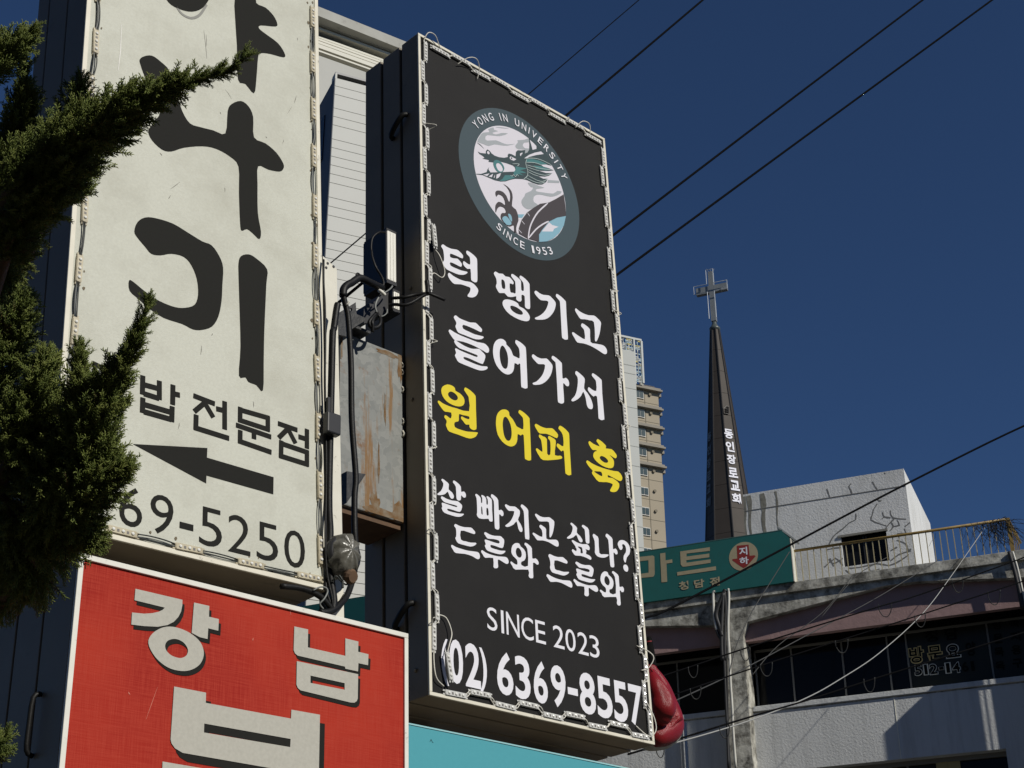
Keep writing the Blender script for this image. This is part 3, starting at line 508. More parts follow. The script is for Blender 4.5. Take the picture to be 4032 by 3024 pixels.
# ------------------------------------------------------------------ the white sign
u, v, n = sign_axes(0.7689, 0.0440, -0.0442)
WH = Frame(Vector((-1.01223, 3.20622, 2.91496)), u, v, n); WW, WHt = 0.7627, 2.75
wh = empty('box_sign', WH.mat()); tag(wh, 'large weathered white box sign with big black brush lettering and an arrow', 'sign')
sign_case(wh, WW, WHt, [(-0.268, -0.206), (-0.202, -0.102), (-0.098, -0.003)])
trims(wh, WW, WHt, 0.013, -0.003, 0.004, M['trim'])
MB().box((0.013, 0.013, -0.003), (WW-0.013, WHt-0.013, 0.0)).build('face_sheet', M['face_white'], wh)
for reg, t in WHITE_BIG: letter(WH, reg, t, zl, M['print_ink'], wh, 3)
ring = on(WH, W1, S('1145,45 1180,92 1240,118 1295,95 1338,30'))
MB().flat([bar_loop(smooth_path(ring, 4), 0.0075)], zl).build('brush_ring', M['smoke'], wh)
MB().flat([on(WH, W2, S(WHITE_ARROW))], zl).build('arrow', M['print_ink'], wh)
for t in WHITE_SMALL:
    mb = MB()
    for i, st in enumerate(t.split('/')):
        pts = [Vector(p) for p in on(WH, W2, S(st))]
        for j, (a, b) in enumerate(zip(pts, pts[1:])):
            d = (b-a).normalized()*0.0055 if len(pts) > 2 else Vector((0, 0))
            mb.flat([bar_loop([a-d, b+d], 0.0138)], zl + i*0.00006 + j*0.00001)
    mb.build('letter', M['print_ink'], wh)
digits(WH, WHITE_DIGITS, zl, M['print_ink'], wh, -0.004)
# old led modules and their wires
def pxrun(pts): return [Vector(WH.uv(*p)) for p in pts]
s_ = 1344/2212
rt = [(1240 + 7*i, y*s_) for i, y in enumerate((130, 425, 730, 1040, 1365, 1690))] + [(1262, 1000+400*s_), (1264, 1000+760*s_), (1264, 1000+1130*s_), (1264, 1000+1510*s_), (1268, 2172)]
lf = [(342, -60), (355, 262*s_), (342, 560*s_), (331, 800*s_), (322, 1070*s_), (312, 1350*s_), (297, 1000+95*s_), (278, 1000+500*s_), (258, 1000+910*s_)]
bt = [(240 + x*0.5425, 1980 + y*0.5425) for x, y in ((437, 225), (920, 343), (1370, 462), (1795, 578))]
for pts, horiz in ((rt, 0), (lf, 0), (bt, 1)):
    cs = pxrun(pts)
    if not horiz:
        ux = WW-0.022 if cs[0].x > 0.3 else 0.030
        cs = [Vector((ux + rnd.uniform(-0.003, 0.003), c.y)) for c in cs]
    else: cs = [Vector((c.x, 0.024 + rnd.uniform(-0.003, 0.003))) for c in cs]
    d = (cs[-1]-cs[0]).normalized(); nn = Vector((-d.y, d.x)); a = math.atan2(d.y, d.x)
    for c in cs: put_led(LED_OLD, wh, c.x, c.y, a + rnd.uniform(-0.03, 0.03), 0.0015)
    wires(wh, cs, d, nn, M['wire_dark'], 0.0017, 2, 0.005); wires(wh, cs, d, nn, M['wire_grey'], 0.0014, 1, 0.007)
# crumbs of old sealant around the modules
mb = MB()
for k in range(70):
    e = rnd.choice(('l', 'r', 'b')); t = rnd.random()
    x, y = {'l': (0.03+rnd.uniform(-.016, .02), t*WHt*0.8), 'r': (WW-0.022+rnd.uniform(-.016, .008), t*WHt*0.8), 'b': (t*WW, 0.03+rnd.uniform(-.014, .014))}[e]
    q = rnd.uniform(0.002, 0.006); mb.flat([[(x+q*math.cos(w)*rnd.uniform(.4, 1), y+q*1.4*math.sin(w)*rnd.uniform(.4, 1)) for w in (0, 1, 2, 3, 4, 5)]], 0.0006 + k*0.00001)
mb.build('old_sealant', mat('old sealant', (0.16, 0.13, 0.085), 0.9), wh)['kind'] = 'stuff'
# scratches, scuffs and a white scrape on the sheet
mb = MB()
for (x0, y0, x1, y1, w) in ((1320, 195, 1340, 380, 5), (1335, 225, 1338, 300, 4), (1920, 620, 1905, 670, 8), (1890, 690, 1860, 740, 4), (1455, 1215, 1457, 1245, 6), (1105, 1225, 1165, 1180, 6), (1090, 1290, 1105, 1265, 8), (1460, 580, 1500, 640, 4), (1430, 740, 1425, 725, 8), (1925, 245, 1928, 262, 8), (1830, 930, 1838, 905, 7), (1720, 885, 1730, 895, 10), (1035, 990, 1050, 1010, 9), (1305, 2240, 1300, 2300, 7), (1640, 2600, 1643, 2640, 7), (1370, 2175, 1378, 2160, 8), (1155, 2780, 1162, 2740, 7)):
    mb.flat([bar_loop([WH.uv(x0*s_, y0*s_), WH.uv((x0+x1)/2*s_+1, (y0+y1)/2*s_), WH.uv(x1*s_, y1*s_)], [0.0004, w*0.00026, 0.0004])], 0.0007)
mb.build('scuff_marks', mat('scuff', (0.2, 0.19, 0.165), 0.8), wh)
MB().flat([bar_loop([WH.uv(787*s_, 155*s_), WH.uv(780*s_, 330*s_), WH.uv(765*s_, 458*s_)], [0.0012, 0.003, 0.0016])], 0.0007).build('scrape_mark', mat('scrape', (0.74, 0.73, 0.69), 0.6), wh)

# ------------------------------------------------------------------ the red sign
u, v, n = sign_axes(0.7674, 0.0282, -0.0063); K = 0.86
def sc(p): return EYE + (Vector(p) - EYE)*K
RW, RH = 1.0862*K, 1.95
RD = Frame(sc((-1.06006, 3.76244, 1.55627)) + v*(1.4999*K - RH), u, v, n)
rd = empty('box_sign', RD.mat()); tag(rd, 'red cloth box sign with thick grey letters and white edge below the white sign', 'sign')
sign_case(rd, RW, RH, [(-0.42, -0.252), (-0.246, -0.132), (-0.126, -0.003)])
trims(rd, RW, RH, 0.0125, -0.003, 0.006, M['edge_pale'])
MB().box((0.0125, 0.0125, -0.003), (RW-0.0125, RH-0.0125, 0.0)).build('face_sheet', M['red_cloth'], rd)
for reg, shapes in RED:
    sh, tp = MB(), MB(); big = reg is RED_R3
    dx, dy = (34, 58) if big else (18, 33)
    for i, (sm, t) in enumerate(shapes):
        lp = [S(l) for l in t.split('|')]
        a = [on(RD, reg, l) for l in lp]; b = [on(RD, reg, [(x+dx, y+dy) for x, y in l]) for l in lp]
        if sm: a, b = [smooth_loop(l, 4) for l in a], [smooth_loop(l, 4) for l in b]
        tp.flat(a, 0.0022 + i*0.0001); sh.flat(b, 0.0009 + i*0.0001)
    o = tp.build('letter', M['grey_letter'], rd); sh.build('letter_shade_print', M['print_ink'], rd)
mb = MB()
for (x0, y0, x1, y1, w) in ((1020, 1135, 945, 1345, 4), (830, 1165, 842, 1185, 9), (1640, 815, 1637, 835, 8), (1880, 640, 1885, 670, 4)):
    mb.flat([bar_loop([RD.uv(x0*s_, 2016+y0*s_), RD.uv((x0+x1)/2*s_, 2016+(y0+y1)/2*s_), RD.uv(x1*s_, 2016+y1*s_)], [0.0004, w*0.0003, 0.0004])], 0.0006)
mb.build('scratch_marks', mat('scratch', (0.62, 0.2, 0.14), 0.7), rd)
mb = MB(); mb.tube(smooth_path([(-0.002, RH-0.42, -0.11), (-0.018, RH-0.41, -0.108), (-0.02, RH-0.36, -0.105), (-0.018, RH-0.30, -0.102), (-0.002, RH-0.29, -0.10)], 3), 0.006, 8); mb.build('latch', M['rubber'], rd, smooth=True)

# ------------------------------------------------------------------ the cyan sign under the black one
CY_ = Frame(BK.o + BK.n*0.012, BK.u, BK.v, BK.n)
c0 = CY_.uv(1500, 2806); c1 = CY_.uv(2407, 3024)
ctop = (CY_.uv(1608, 2833.6)[1] + CY_.uv(2387, 3018)[1]) / 2; cw0, cw1, chh = c0[0] - 0.25, c1[0] + 0.22, 1.1
CO = Frame(CY_.o + CY_.u*cw0 + CY_.v*(ctop-chh), CY_.u, CY_.v, CY_.n)
cy = empty('box_sign', CO.mat()); tag(cy, 'plain cyan box sign beneath the black dragon sign', 'sign')
MB().box((0, 0, -0.30), (cw1-cw0, chh, -0.002)).build('case_panel', M['case'], cy, bevel=0.002)
MB().box((0.003, 0, -0.002), (cw1-cw0-0.003, chh-0.004, 0.0)).build('face_sheet', M['face_cyan'], cy)
MB().box((0, chh-0.004, -0.002), (cw1-cw0, chh, 0.002)).build('edge_trim', mat('pale cyan edge', (0.3, 0.55, 0.58), 0.5), cy)
q = [CO.uv(1550+x*0.226, 2550+y*0.226) for x, y in ((630, 1640), (650, 1600), (672, 1645), (690, 1659))]
MB().flat([bar_loop(q, 0.0012)], 0.0006).build('pen_mark', M['print_ink'], cy)
# ------------------------------------------------------------------ things fixed around the signs
M['galv'] = None
def galv_mat():
    m = bpy.data.materials.new('rusty galvanised sheet'); m.use_nodes = True; nt = m.node_tree; N, L = nt.nodes.new, nt.links.new; b = nt.nodes['Principled BSDF']
    b.inputs['Roughness'].default_value = 0.6; b.inputs['Metallic'].default_value = 0.0
    tc = N('ShaderNodeTexCoord')
    vo = N('ShaderNodeTexVoronoi'); vo.inputs['Scale'].default_value = 38
    no = N('ShaderNodeTexNoise'); no.inputs['Scale'].default_value = 11; no.inputs['Detail'].default_value = 7
    wr = N('ShaderNodeMix'); wr.data_type = 'RGBA'; wr.inputs[0].default_value = 0.25; L(tc.outputs['Object'], wr.inputs[6]); L(no.outputs['Color'], wr.inputs[7]); L(tc.outputs['Object'], no.inputs[0]); L(wr.outputs[2], vo.inputs[0])
    cr = N('ShaderNodeValToRGB'); L(vo.outputs['Color'], cr.inputs[0]); cr.color_ramp.elements[0].color = (0.165, 0.175, 0.168, 1); cr.color_ramp.elements[1].color = (0.26, 0.265, 0.25, 1)
    def rust(scale, sc, lo, hi, prev, col):
        mp = N('ShaderNodeMapping'); mp.inputs['Scale'].default_value = sc; L(tc.outputs['Object'], mp.inputs[0])
        n = N('ShaderNodeTexNoise'); n.inputs['Scale'].default_value = scale; n.inputs['Detail'].default_value = 8; n.inputs['Roughness'].default_value = 0.7; L(mp.outputs[0], n.inputs[0])
        r = N('ShaderNodeMapRange'); L(n.outputs[0], r.inputs[0]); r.inputs[1].default_value = lo; r.inputs[2].default_value = hi
        x = N('ShaderNodeMix'); x.data_type = 'RGBA'; L(r.outputs[0], x.inputs[0]); L(prev, x.inputs[6]); x.inputs[7].default_value = (*col, 1); return x.outputs[2]
    c = rust(16, (1, 0.07, 1), 0.565, 0.63, cr.outputs[0], (0.20, 0.105, 0.03))
    c = rust(9, (1, 1, 1), 0.58, 0.68, c, (0.16, 0.08, 0.03)); c = rust(60, (1, 1, 1), 0.66, 0.74, c, (0.12, 0.09, 0.06))
    L(c, b.inputs['Base Color']); return m
M['galv'] = galv_mat()
M['rust'] = mat('rusty steel', (0.13, 0.075, 0.04), 0.85, var=0.6, vscale=30, dark=(0.05, 0.03, 0.02))
M['black_iron'] = mat('black painted angle iron', (0.02, 0.021, 0.022), 0.5, bump=0.2, bscale=40)
M['alu'] = mat('white metal driver case', (0.84, 0.83, 0.76), 0.35, var=0.15, vscale=20)
M['cap_black'] = mat('black plastic', (0.02, 0.02, 0.022), 0.45)
M['post_white'] = mat('chipped white steel', (0.70, 0.68, 0.59), 0.5, var=0.4, vscale=11, dark=(0.5, 0.47, 0.38), stain=0.9, sscale=26, stain_col=(0.12, 0.1, 0.07), stain_lo=0.6, stain_hi=0.72)

def bk_xyz(x, y, w):                              # pixel on a plane w in front of the black sign's face, in the sign's frame
    p = BK.uv(x, y, w); return Vector((p[0], p[1], w))
# white steel post beside the white sign, carrying the signs
px = [WH.uv(1273, 1100, -0.03), WH.uv(1327, 1110, -0.03), WH.uv(1327, 1045, -0.03)]
W0, W1_, VT = px[0][0], px[1][0], px[2][1] + 0.0
po = empty('steel_post', WH.mat()); tag(po, 'white chipped steel post at the right edge of the white sign', 'post')
foot = -WH.o.z/ WH.v.z
MB().prism([[(W0, foot), (W1_, foot), (W1_, VT-0.012), (W0, VT+0.012)]], -0.034, -0.030).build('front_plate', M['post_white'], po)
MB().prism([[(W0+0.006, foot), (W1_-0.006, foot), (W1_-0.006, VT-0.02), (W0+0.006, VT-0.01)]], -0.075, -0.0345).build('channel', M['black_iron'], po)
for x, y in ((1290, 1037), (1313, 1050), (1284, 1054)):
    a = WH.uv(x, y, -0.03); MB().lathe([(0.0042, 0), (0.0042, 0.0012)], (a[0], a[1], -0.0298), (0, 0, 1), 10).build('bolt_hole', M['cap_black'], po)
for i, uu in enumerate((0.2, 0.7)):
    pb = empty('steel_post', BK.mat()); tag(pb, ('dark steel post behind the left half of the black sign', 'dark steel post behind the right half of the black sign')[i], 'post')
    MB().box((uu, -BK.o.z/BK.v.z, -0.365), (uu+0.07, BH*0.8, -0.3)).build('tube', M['black_iron'], pb)
    for vv in (0.3, 1.5): MB().box((uu-0.02, vv, -0.3), (uu+0.09, vv+0.05, -0.27)).build('bracket', M['black_iron'], pb)
pw = empty('steel_post', WH.mat()); tag(pw, 'dark steel post behind the white sign', 'post')
MB().box((0.25, foot, -0.38), (0.33, 2.0, -0.305)).build('tube', M['black_iron'], pw); MB().box((0.2, 0.4, -0.305), (0.38, 0.46, -0.269)).build('bracket', M['black_iron'], pw); MB().box((0.2, 1.6, -0.305), (0.38, 1.66, -0.269)).build('bracket', M['black_iron'], pw)

# galvanised junction box in the gap
w = -0.085
a, b, c, d = bk_xyz(1337, 1318, w), bk_xyz(1591, 1386, w), bk_xyz(1598, 2076, w), bk_xyz(1337, 1968, w)
x0, x1, y0, y1 = (a.x+d.x)/2, -0.004, (c.y+d.y)/2, (a.y+b.y)/2
gb = empty('junction_box', BK.mat()); tag(gb, 'rusty galvanised steel box between the white and the black sign', 'box')
mb = MB().box((x0, y0, w-0.16), (x1, y1, w)); mb.build('case', M['galv'], gb, bevel=0.004)
MB().box((x0+0.004, y0-0.018, w-0.158), (x1-0.004, y0-0.0005, w-0.012)).build('base_plate', M['rust'], gb)
MB().prism([[(x0-0.012, y0+0.075), (x0+0.055, y0+0.085), (x0-0.012, y0-0.02)]], w+0.0005, w+0.05).build('corner_bracket', M['black_iron'], gb)
mb = MB()
for k in range(5):
    yy = y0 + (y1-y0)*rnd.random(); q = rnd.uniform(0.002, 0.004)
    mb.tube([(x1-0.006, yy, w+0.001), (x1-0.002, yy+0.01, w+0.006), (x1-0.005, yy+0.02, w+0.001)], q, 5)
mb.build('flaking_sealant', M['trim'], gb, smooth=True)['kind'] = 'stuff'
M['rust_patch'] = mat('rust bloom', (0.15, 0.075, 0.022), 0.9, var=0.9, vscale=45, dark=(0.23, 0.20, 0.15))
for i, (fx, fy, rx_, ry_) in enumerate(((0.62, 0.02, 0.36, 0.035), (0.55, 0.05, 0.10, 0.09), (0.9, 0.04, 0.10, 0.10), (0.95, 0.93, 0.05, 0.12), (0.75, 0.975, 0.24, 0.022), (0.02, 0.9, 0.025, 0.10), (0.70, 0.62, 0.025, 0.12), (0.60, 0.30, 0.02, 0.13))):
    cx_, cy_ = x0 + (x1-x0)*fx, y0 + (y1-y0)*fy; lp = []
    for k in range(18):
        t = 2*math.pi*k/18; m_ = rnd.uniform(0.5, 1.0)
        lp.append((min(x1-0.002, max(x0+0.002, cx_ + (x1-x0)*rx_*m_*math.cos(t))), min(y1-0.002, max(y0+0.002, cy_ + (y1-y0)*ry_*m_*math.sin(t)))))
    MB().flat([lp], w + 0.0005 + i*0.00005).build('rust_patch', M['rust_patch'], gb)
# angle iron above the box
an = empty('angle_bracket', BK.mat()); tag(an, 'dark angle iron bracket with a bolt hole above the galvanised box', 'bracket')
w2 = -0.05
pa = [bk_xyz(1240+x*0.226, 1000+y*0.226, w2) for x, y in ((392, 1040), (712, 840), (725, 1045), (915, 1130), (830, 1190), (640, 1310), (560, 1440), (392, 1400))]
ho = [bk_xyz(1240+x*0.226, 1000+y*0.226, w2) for x, y in ((592, 985), (620, 942), (648, 945), (645, 985), (615, 1025), (595, 1020))]
MB().prism([[(p.x, p.y) for p in pa], [(p.x, p.y) for p in ho]], w2-0.008, w2).build('flange', M['black_iron'], an)
MB().obox(((pa[3].x+pa[5].x)/2, (pa[3].y+pa[5].y)/2-0.01, w2-0.05), (0.045, 0, 0), (0, 0.004, 0), (0, 0, 0.045)).build('web', M['black_iron'], an)
# led drivers on the left side of the black sign
def driver(x0p, x1p, yt, yb, wf, depth, label, cap):
    o = empty('led_driver', BK.mat()); tag(o, label, 'power supply')
    tl, br = bk_xyz(x0p, yt, wf), bk_xyz(x1p, yb, wf)
    MB().box((tl.x, br.y, wf-depth), (br.x, tl.y, wf)).build('case', [M['alu']], o, bevel=0.002)
    MB().box((tl.x-0.004, br.y-0.002, wf-depth-0.002), (tl.x-0.0002, tl.y+0.002, wf-0.003)).build('shaded_side', M['cap_black'], o)  # black sheet stands for the shade on the unlit left side
    MB().box((tl.x-0.003, br.y-0.012, wf-depth), (br.x+0.002, br.y-0.0005, wf-0.001)).build('end_cap', M['cap_black'], o)
    MB().box((tl.x-0.003, tl.y+0.0005, wf-depth), (br.x+0.002, tl.y+0.008, wf-0.001)).build('end_cap', M['cap_black'], o)
    for i in (0.33, 0.66): MB().box((tl.x+(br.x-tl.x)*i-0.0012, br.y+0.004, wf), (tl.x+(br.x-tl.x)*i+0.0012, tl.y-0.004, wf+0.0015)).build('rib', M['alu'], o)
    return tl, br
driver(1526, 1561, 906, 1113, -0.055, 0.11, 'tall white led driver on the left side of the black sign', 0)
driver(1551, 1574, 1146, 1222, -0.05, 0.07, 'short white led driver among tangled wires beside the black sign', 0)
bx = empty('cable_box', BK.mat()); tag(bx, 'dark plastic cable box in the tangle of wires beside the black sign', 'box')
pa = [bk_xyz(1240+x*0.226, 1000+y*0.226, -0.07) for x, y in ((855, 960), (900, 880), (1060, 820), (1120, 720), (1380, 640), (1420, 700), (1385, 960), (1200, 1080), (1040, 1100), (930, 1200), (840, 1210))]
MB().prism([[(p.x, p.y) for p in pa]], -0.12, -0.07).build('cover', M['cap_black'], bx, bevel=0.004)
# cables
def cable(name, label, pts, r, m, fr=None, seg=8, k=5, parts=()):
    q = [Vector(p) for p in pts]
    o = MB().tube(smooth_path(q, k), r, seg).build(name, m, None, smooth=True)
    if fr: o.matrix_world = fr.mat()
    return tag(o, label, 'cable')
def z6(x, y, w): return bk_xyz(1240+x*0.226, 1000+y*0.226, w)
def z7(x, y, w): return bk_xyz(1240+x*0.3316, 1950+y*0.3316, w)
def z5(x, y, w): return bk_xyz(1200+x*0.6076, 900+y*0.6076, w)
cable('power_cable', 'thick black cable hanging in front of the galvanised box', [z6(1190, 600, -0.03), z6(960, 490, -0.02), z6(790, 420, -0.01), z6(690, 480, 0), z6(540, 560, 0), z6(490, 680, 0.01), z6(525, 860, 0.01), z6(570, 1050, 0.01), z6(600, 1400, 0.01), z5(300, 900, 0.01), z5(305, 1250, 0.01), z5(330, 1600, 0.01),
      z7(470, 20, 0.01), z7(472, 420, 0.012), z7(490, 700, 0.014), z7(462, 930, 0.05), z7(390, 1170, 0.09), z7(280, 1310, 0.12), z7(170, 1385, 0.13), z7(60, 1390, 0.13)], 0.0085, M['rubber'], BK, 10)
MB_tape = [z6(530, 900, 0.012), z6(560, 880, 0.02), z6(600, 830, 0.025)]
cable('cable_tie', 'pale cable tie on the thick black cable above the galvanised box', MB_tape, 0.0028, M['wire_white'], BK, 6)
cable('taped_cable', 'lumpy taped black cable joint above the angle bracket', [z6(1160, 590, -0.02), z6(1050, 540, -0.01), z6(930, 480, 0), z6(830, 430, 0.004), z6(740, 430, 0.006), z6(640, 500, 0.008), z6(560, 540, 0.01), z6(500, 620, 0.012), z6(490, 740, 0.012)], 0.0115, M['rubber'], BK, 7, 3)
cable('wire_ring', 'small black wire ring standing above the taped cable', [z6(760, 430, 0.008), z6(725, 390, 0.008), z6(725, 350, 0.008), z6(755, 340, 0.008), z6(785, 370, 0.008), z6(800, 410, 0.008)], 0.003, M['rubber'], BK, 6)
cable('driver_lead', 'thin black lead looping up to the tall white led driver', [z6(985, -60, -0.05), z6(1000, 60, -0.04), z6(1060, 230, -0.03), z6(1150, 380, -0.03), z6(1195, 500, -0.03), z6(1180, 590, -0.03)], 0.004, M['rubber'], BK)
cable('driver_lead', 'thin black lead bending round the top of the tall white led driver', [z5(520, 25, -0.06), z5(480, 25, -0.05), z5(440, 60, -0.05), z5(430, 120, -0.05), z5(435, 170, -0.05)], 0.0035, M['rubber'], BK)
cable('signal_cable', 'black cable sticking out over the edge of the black sign', [z6(1330, 770, -0.04), z6(1550, 755, -0.005), z6(1750, 710, 0.012), z6(1960, 690, 0.035), z6(2080, 725, 0.045), z6(2260, 800, 0.05)], 0.0052, M['rubber'], BK)
cable('signal_cable', 'sagging black cable running to the left edge of the black sign', [z6(1300, 890, -0.05), z6(1400, 880, -0.02), z6(1550, 890, 0.0), z6(1680, 850, 0.012), z6(1830, 760, 0.022), z6(1940, 700, 0.032)], 0.0052, M['rubber'], BK)
cable('cable_end', 'stubby black cable end standing up at the left edge of the black sign', [z6(1965, 690, 0.036), z6(1965, 600, 0.034), z6(1955, 520, 0.03), z6(1950, 465, 0.03)], 0.0075, M['rubber'], BK)
for i, (lab, pts, m, r) in enumerate((
  ('white wire knot in the tangle beside the black sign', [z6(1120, 640, -0.015), z6(1160, 660, -0.008), z6(1215, 715, -0.01)], 'wire_white', 0.006),
  ('grey wire loop below the white wire knot', [z6(1200, 640, -0.02), z6(1110, 760, -0.02), z6(1060, 860, -0.02), z6(1055, 950, -0.02), z6(1080, 1020, -0.02)], 'wire_grey', 0.003),
  ('thin wire running up from the white knot to the led driver', [z6(1190, 690, -0.015), z6(1270, 640, -0.015), z6(1330, 590, -0.02), z6(1350, 560, -0.03)], 'wire_grey', 0.0025),
  ('coil of dark wires hanging under the cable box', [z6(1080, 1020, -0.03), z6(990, 1120, -0.02), z6(945, 1200, -0.02), z6(985, 1280, -0.02), z6(1080, 1280, -0.02), z6(1140, 1210, -0.02), z6(1130, 1100, -0.03), z6(1060, 1060, -0.03), z6(1000, 1180, -0.015), z6(1010, 1260, -0.015), z6(1000, 1360, -0.02)], 'rubber', 0.006),
  ('thin pale wire curling below the short led driver', [z6(1260, 960, -0.03), z6(1250, 1030, -0.03), z6(1200, 1075, -0.03), z6(1150, 1090, -0.03)], 'wire_grey', 0.0018),
  ('black wire along the right edge of the white sign', [z6(150, 100, 0.105), z6(150, 500, 0.115), z6(172, 900, 0.115), z6(180, 1500, 0.115), z5(130, 1000, 0.115), z5(140, 1500, 0.115), z7(130, 40, 0.115), z7(125, 500, 0.125), z7(140, 900, 0.125), z7(200, 1200, 0.130), z7(215, 1340, 0.130)], 'rubber', 0.0032),
  ('dark cable along the white steel post', [z6(395, 870, 0.110), z6(370, 1000, 0.110), z6(330, 1300, 0.110), z5(180, 700, 0.115), z5(170, 1100, 0.115), z7(165, 20, 0.115), z7(180, 450, 0.115), z7(160, 700, 0.115), z7(190, 1000, 0.120), z7(225, 1250, 0.125), z7(210, 1370, 0.125)], 'rubber', 0.0095),
  ('second dark cable beside the white steel post', [z7(150, -200, 0.105), z7(155, 300, 0.110), z7(145, 800, 0.115), z7(130, 1100, 0.120), z7(190, 1300, 0.125)], 'rubber', 0.0045),
  ('dark cable bundle lying on top of the red sign', [z7(-400, 1080, 0.125), z7(-150, 1110, 0.125), z7(60, 1200, 0.125), z7(190, 1340, 0.125), z7(230, 1390, 0.125)], 'rubber', 0.008),
  ('thin stray wire ends under the plastic wrapped lamp', [z7(205, 1020, 0.135), z7(250, 960, 0.145), z7(300, 1010, 0.145), z7(345, 1050, 0.145), z7(380, 1060, 0.145), z7(385, 1020, 0.145), z7(395, 990, 0.145)], 'wire_dark', 0.0022),
  ('short wire end hanging under the plastic wrapped lamp', [z7(285, 950, 0.145), z7(320, 1000, 0.147), z7(330, 1060, 0.147), z7(330, 1100, 0.147)], 'wire_dark', 0.003),
  ('wire curl at the right bottom corner of the white sign', [z7(-20, 1130, 0.135), z7(60, 1090, 0.140), z7(130, 1100, 0.140), z7(150, 1150, 0.140), z7(110, 1230, 0.140), z7(60, 1290, 0.135), z7(100, 1350, 0.135)], 'wire_grey', 0.0022))):
    cable('loose_wire', lab, pts, r, M[m], BK, 6, 4)
# plug clamp on the dark cable
cl = empty('cable_clamp', BK.mat()); tag(cl, 'black clamp with a tab on the cable beside the white sign', 'clamp')
a = z5(175, 1270, 0.13); MB().obox(a, (0.022, 0, 0), (0, 0.03, 0), (0, 0, 0.012)).build('body', M['cap_black'], cl, bevel=0.004); MB().obox(a + Vector((-0.012, 0.05, 0.0)), (0.004, 0, 0), (0, 0.025, 0), (0, 0, 0.004)).build('tab', M['cap_black'], cl)
# floodlight wrapped in clear plastic
lw = empty('wrapped_lamp', BK.mat()); tag(lw, 'round lamp wrapped in crumpled plastic at the corner of the white sign', 'lamp')
M['film'] = mat('crumpled film', (0.13, 0.125, 0.105), 0.3, var=0.7, vscale=14, dark=(0.04, 0.038, 0.032), spec=0.6, bump=0.5, bscale=25)
c = z7(285, 720, 0.12); rx, ry = 0.042, 0.060
vs, fs = [(c.x, c.y, 0.175)], []; NA, NR = 40, 7
for r in range(1, NR+1):
    for k in range(NA):
        q = 2*math.pi*k/NA; t = r/NR; pl = 1 + 0.05*math.sin(9*q+1) * t + 0.03*math.sin(17*q)
        zz = 0.175 - 0.02*t**2 + (0.006*math.cos(9*q+1) + 0.004*math.sin(23*q))*t - (0.035 if r == NR else 0)
        vs.append((c.x + rx*t*pl*math.cos(q), c.y + ry*t*pl*math.sin(q) - 0.006*t*t, zz))
fs += [(0, 1+k, 1+(k+1) % NA) for k in range(NA)]
for r in range(NR-1): fs += [(1+r*NA+k, 1+(r+1)*NA+k, 1+(r+1)*NA+(k+1) % NA, 1+r*NA+(k+1) % NA) for k in range(NA)]
MB().add(vs, fs).build('plastic_wrap', M['film'], lw, smooth=True)
MB().lathe([(0.044, -0.05), (0.05, -0.03), (0.052, 0.015), (0.045, 0.025)], (c.x+0.006, c.y, 0.12), (0, 0, 1), 24).build('lamp_body', M['cap_black'], lw, smooth=True)
MB().lathe([(0.018, 0), (0.02, 0.01), (0.015, 0.018)], (c.x+0.008, c.y-0.062, 0.15), (0.1, -0.3, 0.9), 12).build('socket', M['rust'], lw)

# ------------------------------------------------------------------ the boxing glove
GL = Frame(BK.o, BK.u, BK.v, BK.n)
def gp(x, y, w): return bk_xyz(2300+x*0.3159, 2500+y*0.3159, w)
M['glove_red'] = mat('red glove leather', (0.24, 0.010, 0.014), 0.33, var=0.5, vscale=22, dark=(0.18, 0.007, 0.010), bump=0.3, bscale=380, spec=0.45)
M['glove_white'] = mat('white glove leather', (0.62, 0.60, 0.50), 0.45, var=0.4, vscale=25, bump=0.2, bscale=200)
M['glove_black'] = mat('black glove cuff', (0.006, 0.006, 0.006), 0.9, spec=0.1, bump=0.2, bscale=150)
gl = empty('boxing_glove', BK.mat()); tag(gl, 'red boxing glove hanging behind the right end of the black sign', 'boxing glove')
w = -0.13
def blob_tube(path, radii, flat=1.0, seg=24, k=6, pucker=None):
    n0 = len(path); pp = smooth_path([tuple(p) + (r,) for p, r in zip(path, radii)], k)
    mb = MB(); pts = [Vector(p[:3]) for p in pp]; rs = [p[3] for p in pp]
    ext = [(pts[0] - (pts[1]-pts[0]).normalized()*rs[0]*q, rs[0]*math.sqrt(max(0, 1-q*q))) for q in (0.99, 0.9, 0.7, 0.4)]
    exb = [(pts[-1] + (pts[-1]-pts[-2]).normalized()*rs[-1]*q, rs[-1]*math.sqrt(max(0, 1-q*q))) for q in (0.4, 0.7, 0.9, 0.99)]
    P_ = [e[0] for e in ext] + pts + [e[0] for e in exb]; R_ = [e[1] for e in ext] + rs + [e[1] for e in exb]
    return mb.tube(P_, 0, seg, rs=R_)
s3 = 0.3159/1150
body = blob_tube([gp(835, 440, w), gp(915, 640, w), gp(985, 860, w-0.01), gp(1050, 1040, w-0.01), gp(1060, 1150, w), gp(985, 1215, w+0.005), gp(900, 1250, w+0.01)], [75*s3, 135*s3, 165*s3, 172*s3, 168*s3, 160*s3, 140*s3], seg=32, k=8)
body.build('fist', M['glove_red'], gl, smooth=True)
th = blob_tube([gp(838, 480, w+0.03), gp(895, 640, w+0.05), gp(955, 800, w+0.056), gp(972, 915, w+0.056), gp(960, 985, w+0.05)], [55*s3, 108*s3, 150*s3, 160*s3, 138*s3], seg=28, k=8)
th.build('thumb', M['glove_red'], gl, smooth=True)
wp = blob_tube([gp(1095, 1090, w-0.022), gp(1085, 1205, w-0.02), gp(1000, 1285, w-0.018), gp(900, 1315, w-0.015), gp(810, 1325, w-0.015)], [120*s3, 128*s3, 122*s3, 118*s3, 112*s3], seg=28, k=8)
